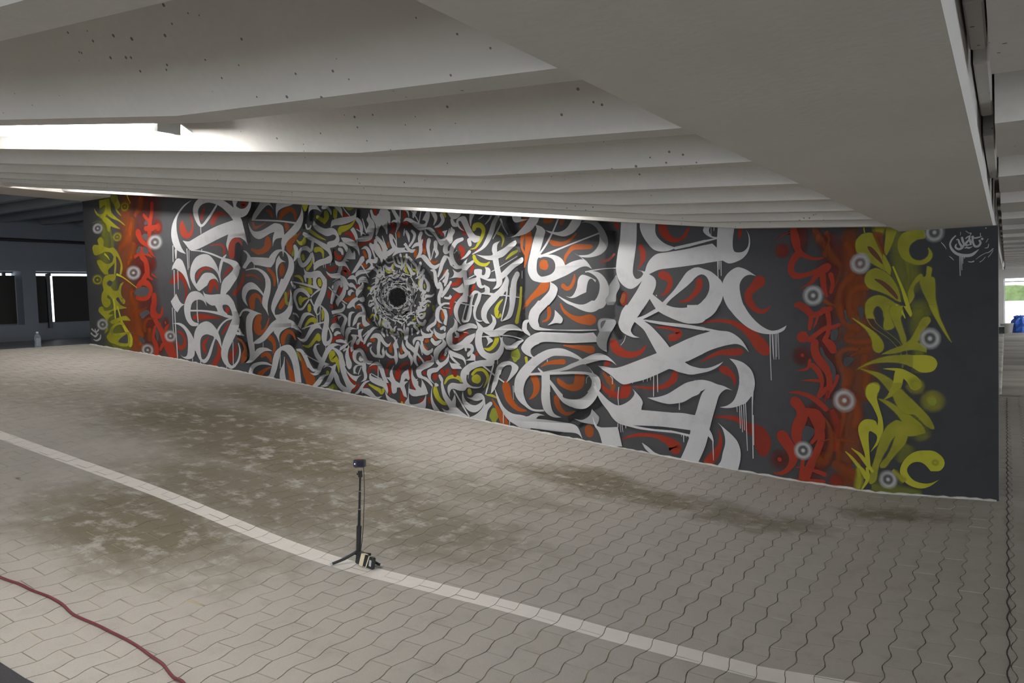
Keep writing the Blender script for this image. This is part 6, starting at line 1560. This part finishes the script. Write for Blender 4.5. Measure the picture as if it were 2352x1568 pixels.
for ln in DATA.strip().split('\n'):
    h_, *num = ln.split(); kind, col, lay = h_[0], h_[1], int(h_[2:])
    D = np.array(num, float).reshape(-1, 3)*.002
    if kind == 'B':
        c = (D[0, 0]-11.7, D[0, 1]-.2); ru, rz = D[0, 2], D[1, 0]
        rr = (0, .14, .3, .45, .62, .78, .95, 1.2); aa = (.95, .8, .15, .08, .55, .8, .45, 0); n = 28
        V = [(c[0]+ru*r*math.cos(2*math.pi*j/n), c[1]+rz*r*math.sin(2*math.pi*j/n)) for r in rr for j in range(n)]
        F = [(i*n+j, i*n+(j+1) % n, (i+1)*n+(j+1) % n, (i+1)*n+j) for i in range(len(rr)-1) for j in range(n)]
        strokes.append((col if col != 'W' else 'B', True, np.array(V), F, np.repeat(aa, n).astype(float)*.9, lay, 1.0)); continue
    if kind in 'sS':
        P = D.copy(); P[:, 0] -= 11.7; P[:, 1] -= .2
        if len(P) < 2: continue
        soft = kind == 's' or col in 'kdfl'
        plen = float(np.linalg.norm(np.diff(P[:, :2], axis=0), axis=1).sum()); mw = float(P[:, 2].max())
        if soft and plen < mw*.7:
            c = P[:, :2].mean(0); n = 20; rr = (0, .3, .55, .8); aa = (1, .95, .6, 0)
            V = np.array([(c[0]+mw*r*math.cos(2*math.pi*j/n), c[1]+mw*r*math.sin(2*math.pi*j/n)) for r in rr for j in range(n)])
            F = [(i*n+j, i*n+(j+1) % n, (i+1)*n+(j+1) % n, (i+1)*n+j) for i in range(3) for j in range(n)]
            A = np.repeat(aa, n).astype(float); ar = mw*mw
        else: V, F, A, ar = ribbon(P, soft)
        A = A*ALP.get(col, 1.0)
        strokes.append((col, soft or col.islower() and col != 'a', V, F, A, lay, ar))
    else:
        pts = [np.array([d[0]-11.7, d[1]-.2]) for d in D]; cor = [d[2] > 0 for d in D]
        V = smooth_closed(pts, cor)
        tri = geometry.tessellate_polygon([[Vector((p[0], p[1], 0)) for p in V]])
        F = [tuple(t) for t in tri]
        used = sorted(set(i for f in F for i in f)); ren = {o_: n_ for n_, o_ in enumerate(used)}
        F = [tuple(ren[i] for i in f) for f in F]; full = V; V = V[used]
        x, y = full[:, 0], full[:, 1]; ar = abs(float((x*np.roll(y, -1)-y*np.roll(x, -1)).sum()))/2
        a = ALP.get(col, 1.0)
        A = np.full(len(V), a)
        if a < 1:          # sprayed edge
            d = np.roll(full, -1, 0)-np.roll(full, 1, 0); d /= (np.linalg.norm(d, axis=1)[:, None]+1e-9); sg = 1 if (x*np.roll(y, -1)-y*np.roll(x, -1)).sum() > 0 else -1
            n0_ = len(V); m_ = len(full); inn = full-np.stack([d[:, 1], -d[:, 0]], 1)*sg*0; out_ = full+np.stack([d[:, 1], -d[:, 0]], 1)*sg*.009
            V = np.vstack([V, full, out_]); F = F+[(n0_+i, n0_+(i+1) % m_, n0_+m_+(i+1) % m_, n0_+m_+i) for i in range(m_)]
            A = np.concatenate([A, np.full(m_, a), np.zeros(m_)])
        strokes.append((col, a < 1, V, F, A, lay, ar))
# tiny letters lining the mouth of the tunnel
for k in range(70):
    a = random.uniform(0, 2*math.pi); r0 = random.uniform(.03, .06); r1 = random.uniform(.09, .112)
    pts = [(CU+1.2*q*math.cos(a+.1*math.sin(q*60)), CZ+q*math.sin(a+.1*math.sin(q*60)), .004) for q in np.linspace(r0, r1, 4)]
    V, F, A, ar = ribbon(np.array(pts), False); strokes.append(('T', False, V, F, A, 89, ar))
for k in range(28):
    a = 2*math.pi*k/28+random.uniform(-.05, .05); r = random.uniform(.25, .36); w_ = random.uniform(.010, .020); s_ = random.choice((-1, 1))
    pts = [(CU+1.2*(r+.028*(j-1.5))*math.cos(a+s_*.07*(j % 2)+.05*j), CZ+(r+.028*(j-1.5))*math.sin(a+s_*.07*(j % 2)+.05*j), w_*(.5, 1, 1, .3)[j]) for j in range(4)]
    V, F, A, ar = ribbon(np.array(pts), False); strokes.append(('W', False, V, F, A, 89+k % 3, ar))
for k in range(150):
    a = random.uniform(0, 2*math.pi); r = random.choice((.105, .115, .125, .16, .19, .235, .27)); r *= random.uniform(.96, 1.04)
    ln_ = random.uniform(.02, .05)*(.6 if r < .14 else 1); pts = []
    for j in range(4):
        aa = a+random.uniform(-.06, .06)/max(r, .1)*.35+.10*j*random.choice((-1, 1)); q = r+ln_*(j/3-.35)
        pts.append((CU+1.2*q*math.cos(aa), CZ+q*math.sin(aa), random.uniform(.005, .014)*(.7 if r < .14 else 1.2)))
    V, F, A, ar = ribbon(np.array(pts), False)
    strokes.append(('W', False, V, F, A, 89+k % 3, ar))
PAL['U'] = (.24, .058, .011); PNAME['U'] = 'orange_stroke'; PAL['D'] = (.20, .021, .009); PNAME['D'] = 'red_stroke'; PNAME['L'] = 'yellow_stroke'; PAL['T'] = (.022, .022, .024); PNAME['T'] = 'dark_shading'; PAL['B'] = (.55, .54, .53); PNAME['B'] = 'bubble'
def put_paint(name, group):
    vv = []; ff = []; cc = []
    for col, soft, V, F, A, lay, ar in group:
        b = len(vv); y = WV-.0012-lay*STEP
        sh = ringshade(V[:, 0], V[:, 1])
        base = np.array(PAL[col])
        if col in 'WROYaUDL': k_ = np.clip(sh, .0, 1)
        else: k_ = np.ones(len(V))
        vv += [(x, y, z) for x, z in V]; ff += [tuple(i+b for i in f) for f in F]
        cc += [tuple(base*s)+(a,) for s, a in zip(k_, A)]
    me = bpy.data.meshes.new(name); me.from_pydata(vv, [], ff); me.update()
    me.materials.append(M['spray'] if group[0][1] else M['paint'])
    at = me.color_attributes.new('Col', 'FLOAT_COLOR', 'POINT'); at.data.foreach_set('color', np.array(cc, float).reshape(-1))
    return link(bpy.data.objects.new(name, me), mural)
byname = {}
for s in strokes: byname.setdefault(PNAME[s[0]], []).append(s)
for nm, lst in byname.items():
    lst.sort(key=lambda s: -s[6])
    for s in lst[:300]: put_paint(nm, [s])
    for soft in (False, True):
        rest = [s for s in lst[300:] if s[1] == soft]
        if rest: put_paint('fine_'+nm, rest)['kind'] = 'stuff'

# ------------------------------------------------------------------ small things on the paving
CP = [[-4.442,2.195],[-4.31,2.223],[-4.214,2.231],[-4.098,2.253],[-3.995,2.254],[-3.88,2.235],[-3.797,2.239],[-3.699,2.249],[-3.598,2.25],[-3.489,2.25],[-3.378,2.24],[-3.27,2.22],[-3.159,2.201],[-3.07,2.168],[-3.004,2.146],[-2.949,2.143]]
CP = [[-5.3,2.05],[-4.9,2.12],[-4.65,2.17]]+CP+[[-2.85,2.10],[-2.7,2.0],[-2.4,1.85]]
cp = catmull([(a, b_, 0) for a, b_ in CP], 4)
tag(MB().tube([(p[0], p[1], float(hgt(p[0], p[1]))+.0075) for p in cp], .0068, 8).build('extension_cord', M['cord'], smooth=True), 'dark red extension cord snaking over pavers at lower left', 'cord')

B0 = Vector((-3.246, 3.576, float(hgt(-3.246, 3.576))))
tr = tag(empty('mini_tripod', B0), 'slim black telescopic mini tripod standing on the white line', 'tripod')
lean = Vector((.044, 0, .52))/.52
def ax(z): return (lean.x*(z-.06), 0, z)
MB().tube([ax(.055), ax(.075)], .020, 12).build('hub', M['black'], tr)
for s in ((-.105, -.125), (.150, .03), (-.02, .13)):
    gz = float(hgt(B0.x+s[0], B0.y+s[1]))-B0.z
    lg = MB().tube([(s[0]*.10, s[1]*.10, .068), (s[0]*.5, s[1]*.5, (.068+gz)*.52), (s[0]*.93, s[1]*.93, gz+.013)], [.009, .0085, .008], 10).build('leg', M['black'], tr)
    MB().tube([(s[0]*.93, s[1]*.93, gz+.013), (s[0], s[1], gz+.0075)], .0085, 10).build('rubber_foot', M['grey_metal'], lg)
MB().tube([ax(.07), ax(.225)], .0145, 14).build('grip', M['black'], tr)
MB().tube([ax(.225), ax(.325)], .0085, 12).build('pole_section', M['blackmetal'], tr)
MB().tube([ax(.325), ax(.432)], .0070, 12).build('pole_section', M['blackmetal'], tr)
MB().tube([ax(.432), ax(.515)], .0056, 12).build('pole_section', M['blackmetal'], tr)
for z, r in ((.325, .0088), (.432, .0074)): MB().tube([ax(z-.003), ax(z+.003)], r+.0008, 12).build('collar', M['chrome'], tr)
hx = ax(.53)
MB().bevbox((hx[0]-.010, -.010, .512), (hx[0]+.010, .010, .552), .003).build('ball_head', M['black'], tr)
MB().tube([(hx[0]-.010, 0, .530), (hx[0]-.022, 0, .530)], .006, 8).build('knob', M['black'], tr)
MB().tube([(hx[0], 0, .55), (hx[0], 0, .572)], .0045, 8).build('screw', M['chrome'], tr)
ac = tag(empty('action_camera', B0+Vector((hx[0], 0, .572))), 'small black action camera with blue light on top of the tripod', 'camera')
ac.rotation_euler = (0, 0, math.radians(24))
MB().bevbox((-.034, -.017, 0), (.034, .017, .045), .005).build('body', M['black'], ac)
MB().tube([(.014, .017, .026), (.014, .027, .026)], .012, 16).build('lens_barrel', M['black'], ac)
MB().tube([(-.024, -.0172, .022), (-.024, -.0186, .022)], .0035, 10).build('status_light', M['led'], ac)
MB().bevbox((-.012, -.008, .0445), (.008, .008, .048), .0015).build('shutter_button', M['redbtn'], ac)
MB().box((-.012, -.0178, .008), (.028, -.0168, .038)).build('screen', M['lens'], ac)
pb = tag(empty('power_bank', B0+Vector((.075, -.035, .0))), 'black battery pack tied with masking tape beside the tripod foot', 'battery pack')
pb.rotation_euler = (math.radians(-8), math.radians(4), math.radians(-10))
MB().bevbox((-.078, -.012, .004), (.078, .012, .072), .005).build('body', M['black'], pb)
for x0, x1, sk in ((-.040, -.006, .012), (.018, .026, .02)):
    MB().add([(x0, -.0128, .003), (x1, -.0128, .003), (x1+sk, -.0128, .073), (x0+sk, -.0128, .073), (x0, .0128, .003), (x1, .0128, .003), (x1+sk, .0128, .073), (x0+sk, .0128, .073)],
             [(0,1,2,3),(7,6,5,4),(3,2,6,7),(0,4,5,1)]).build('tape_band', M['tape'], pb)
MB().box((.048, -.0126, .02), (.066, -.0119, .055)).build('print_label', M['grey_metal'], pb)
cabp = [(.052, -.004, .578), (.066, -.004, .575), (.074, -.006, .55), (.072, -.008, .42), (.062, -.01, .30), (.050, -.012, .18), (.040, -.02, .10), (.045, -.03, .075)]
cabp = catmull([tuple(Vector(p)+B0) for p in cabp], 5)
tag(MB().tube([tuple(p) for p in cabp], .0022, 6).build('charging_cable', M['black'], smooth=True), 'thin black cable hanging from the action camera down the tripod', 'cable')

bt = tag(empty('water_bottle', (-11.83, 6.56, 1.188)), 'clear plastic water bottle standing at the top of the ramp', 'bottle')
MB().lathe([(.0, .0), (.036, .0), (.040, .012), (.038, .03), (.040, .05), (.038, .07), (.040, .09), (.038, .11), (.040, .13), (.036, .165), (.020, .19), (.014, .20), (.014, .205)], 18).build('body', M['clear'], bt, True)
MB().lathe([(.0162, .200), (.0162, .222), (.0, .222)], 14).build('cap', M['water'], bt)
lf_ = (-5.852, 3.053, float(hgt(-5.852, 3.053))+.004)
tag(MB().add([(-.035, 0, .004), (-.01, -.012, .001), (.02, -.010, .002), (.035, 0, .006), (.015, .012, .004), (-.012, .011, .006)], [(0, 1, 2, 3, 4, 5)]).build('dry_leaf', M['leaf'], loc=lf_), 'small dry brown leaf on pavers left of the white line', 'leaf')

# far right: things left by the opening
bk = tag(empty('bucket', (.02, 31.6, .0)), 'white plastic bucket near the bright opening at far right', 'bucket')
MB().lathe([(0, 0), (.15, 0), (.19, .30), (.20, .30), (.20, .315), (.185, .315), (.15, .02), (0, .02)], 20).build('body', M['bucket'], bk, True)
MB().tube([(.19*math.cos(a), -.02-.05*math.sin(a), .29-.10*math.sin(a)) for a in np.linspace(0, math.pi, 9)], .006, 6).build('handle', M['grey_metal'], bk)
random.seed(3); bv = []; bf = []; n = 16
prof = [(.0, .0), (.18, .0), (.24, .08), (.22, .20), (.25, .30), (.20, .40), (.12, .47), (.16, .54), (.05, .56), (0, .52)]
for r, z in prof:
    for j in range(n):
        k = random.uniform(.82, 1.18); bv.append((r*k*math.cos(2*math.pi*j/n), r*k*math.sin(2*math.pi*j/n), z*random.uniform(.95, 1.05)))
for i in range(len(prof)-1):
    for j in range(n): bf.append((i*n+j, i*n+(j+1) % n, (i+1)*n+(j+1) % n, (i+1)*n+j))
tag(mesh_obj('rubbish_bag', bv, bf, M['bluebag'], loc=(.36, 31.9, 0)), 'crumpled blue plastic bag beside the white bucket at far right', 'bag')
cr = tag(empty('black_crate', (-.17, 31.2, 0)), 'small black crate behind the right end of the mural wall', 'crate')
mb = MB(); mb.box((-.12, -.15, 0), (.12, .15, .02)); mb.box((-.12, -.15, .02), (.12, -.135, .24)); mb.box((-.12, .135, .02), (.12, .15, .24)); mb.box((-.12, -.135, .02), (-.105, .135, .24)); mb.box((.105, -.135, .02), (.12, .135, .24)); mb.build('body', M['black'], cr)
MB().box((-.125, -.156, .225), (.125, -.150, .25)).build('rim', M['bucket'], cr)
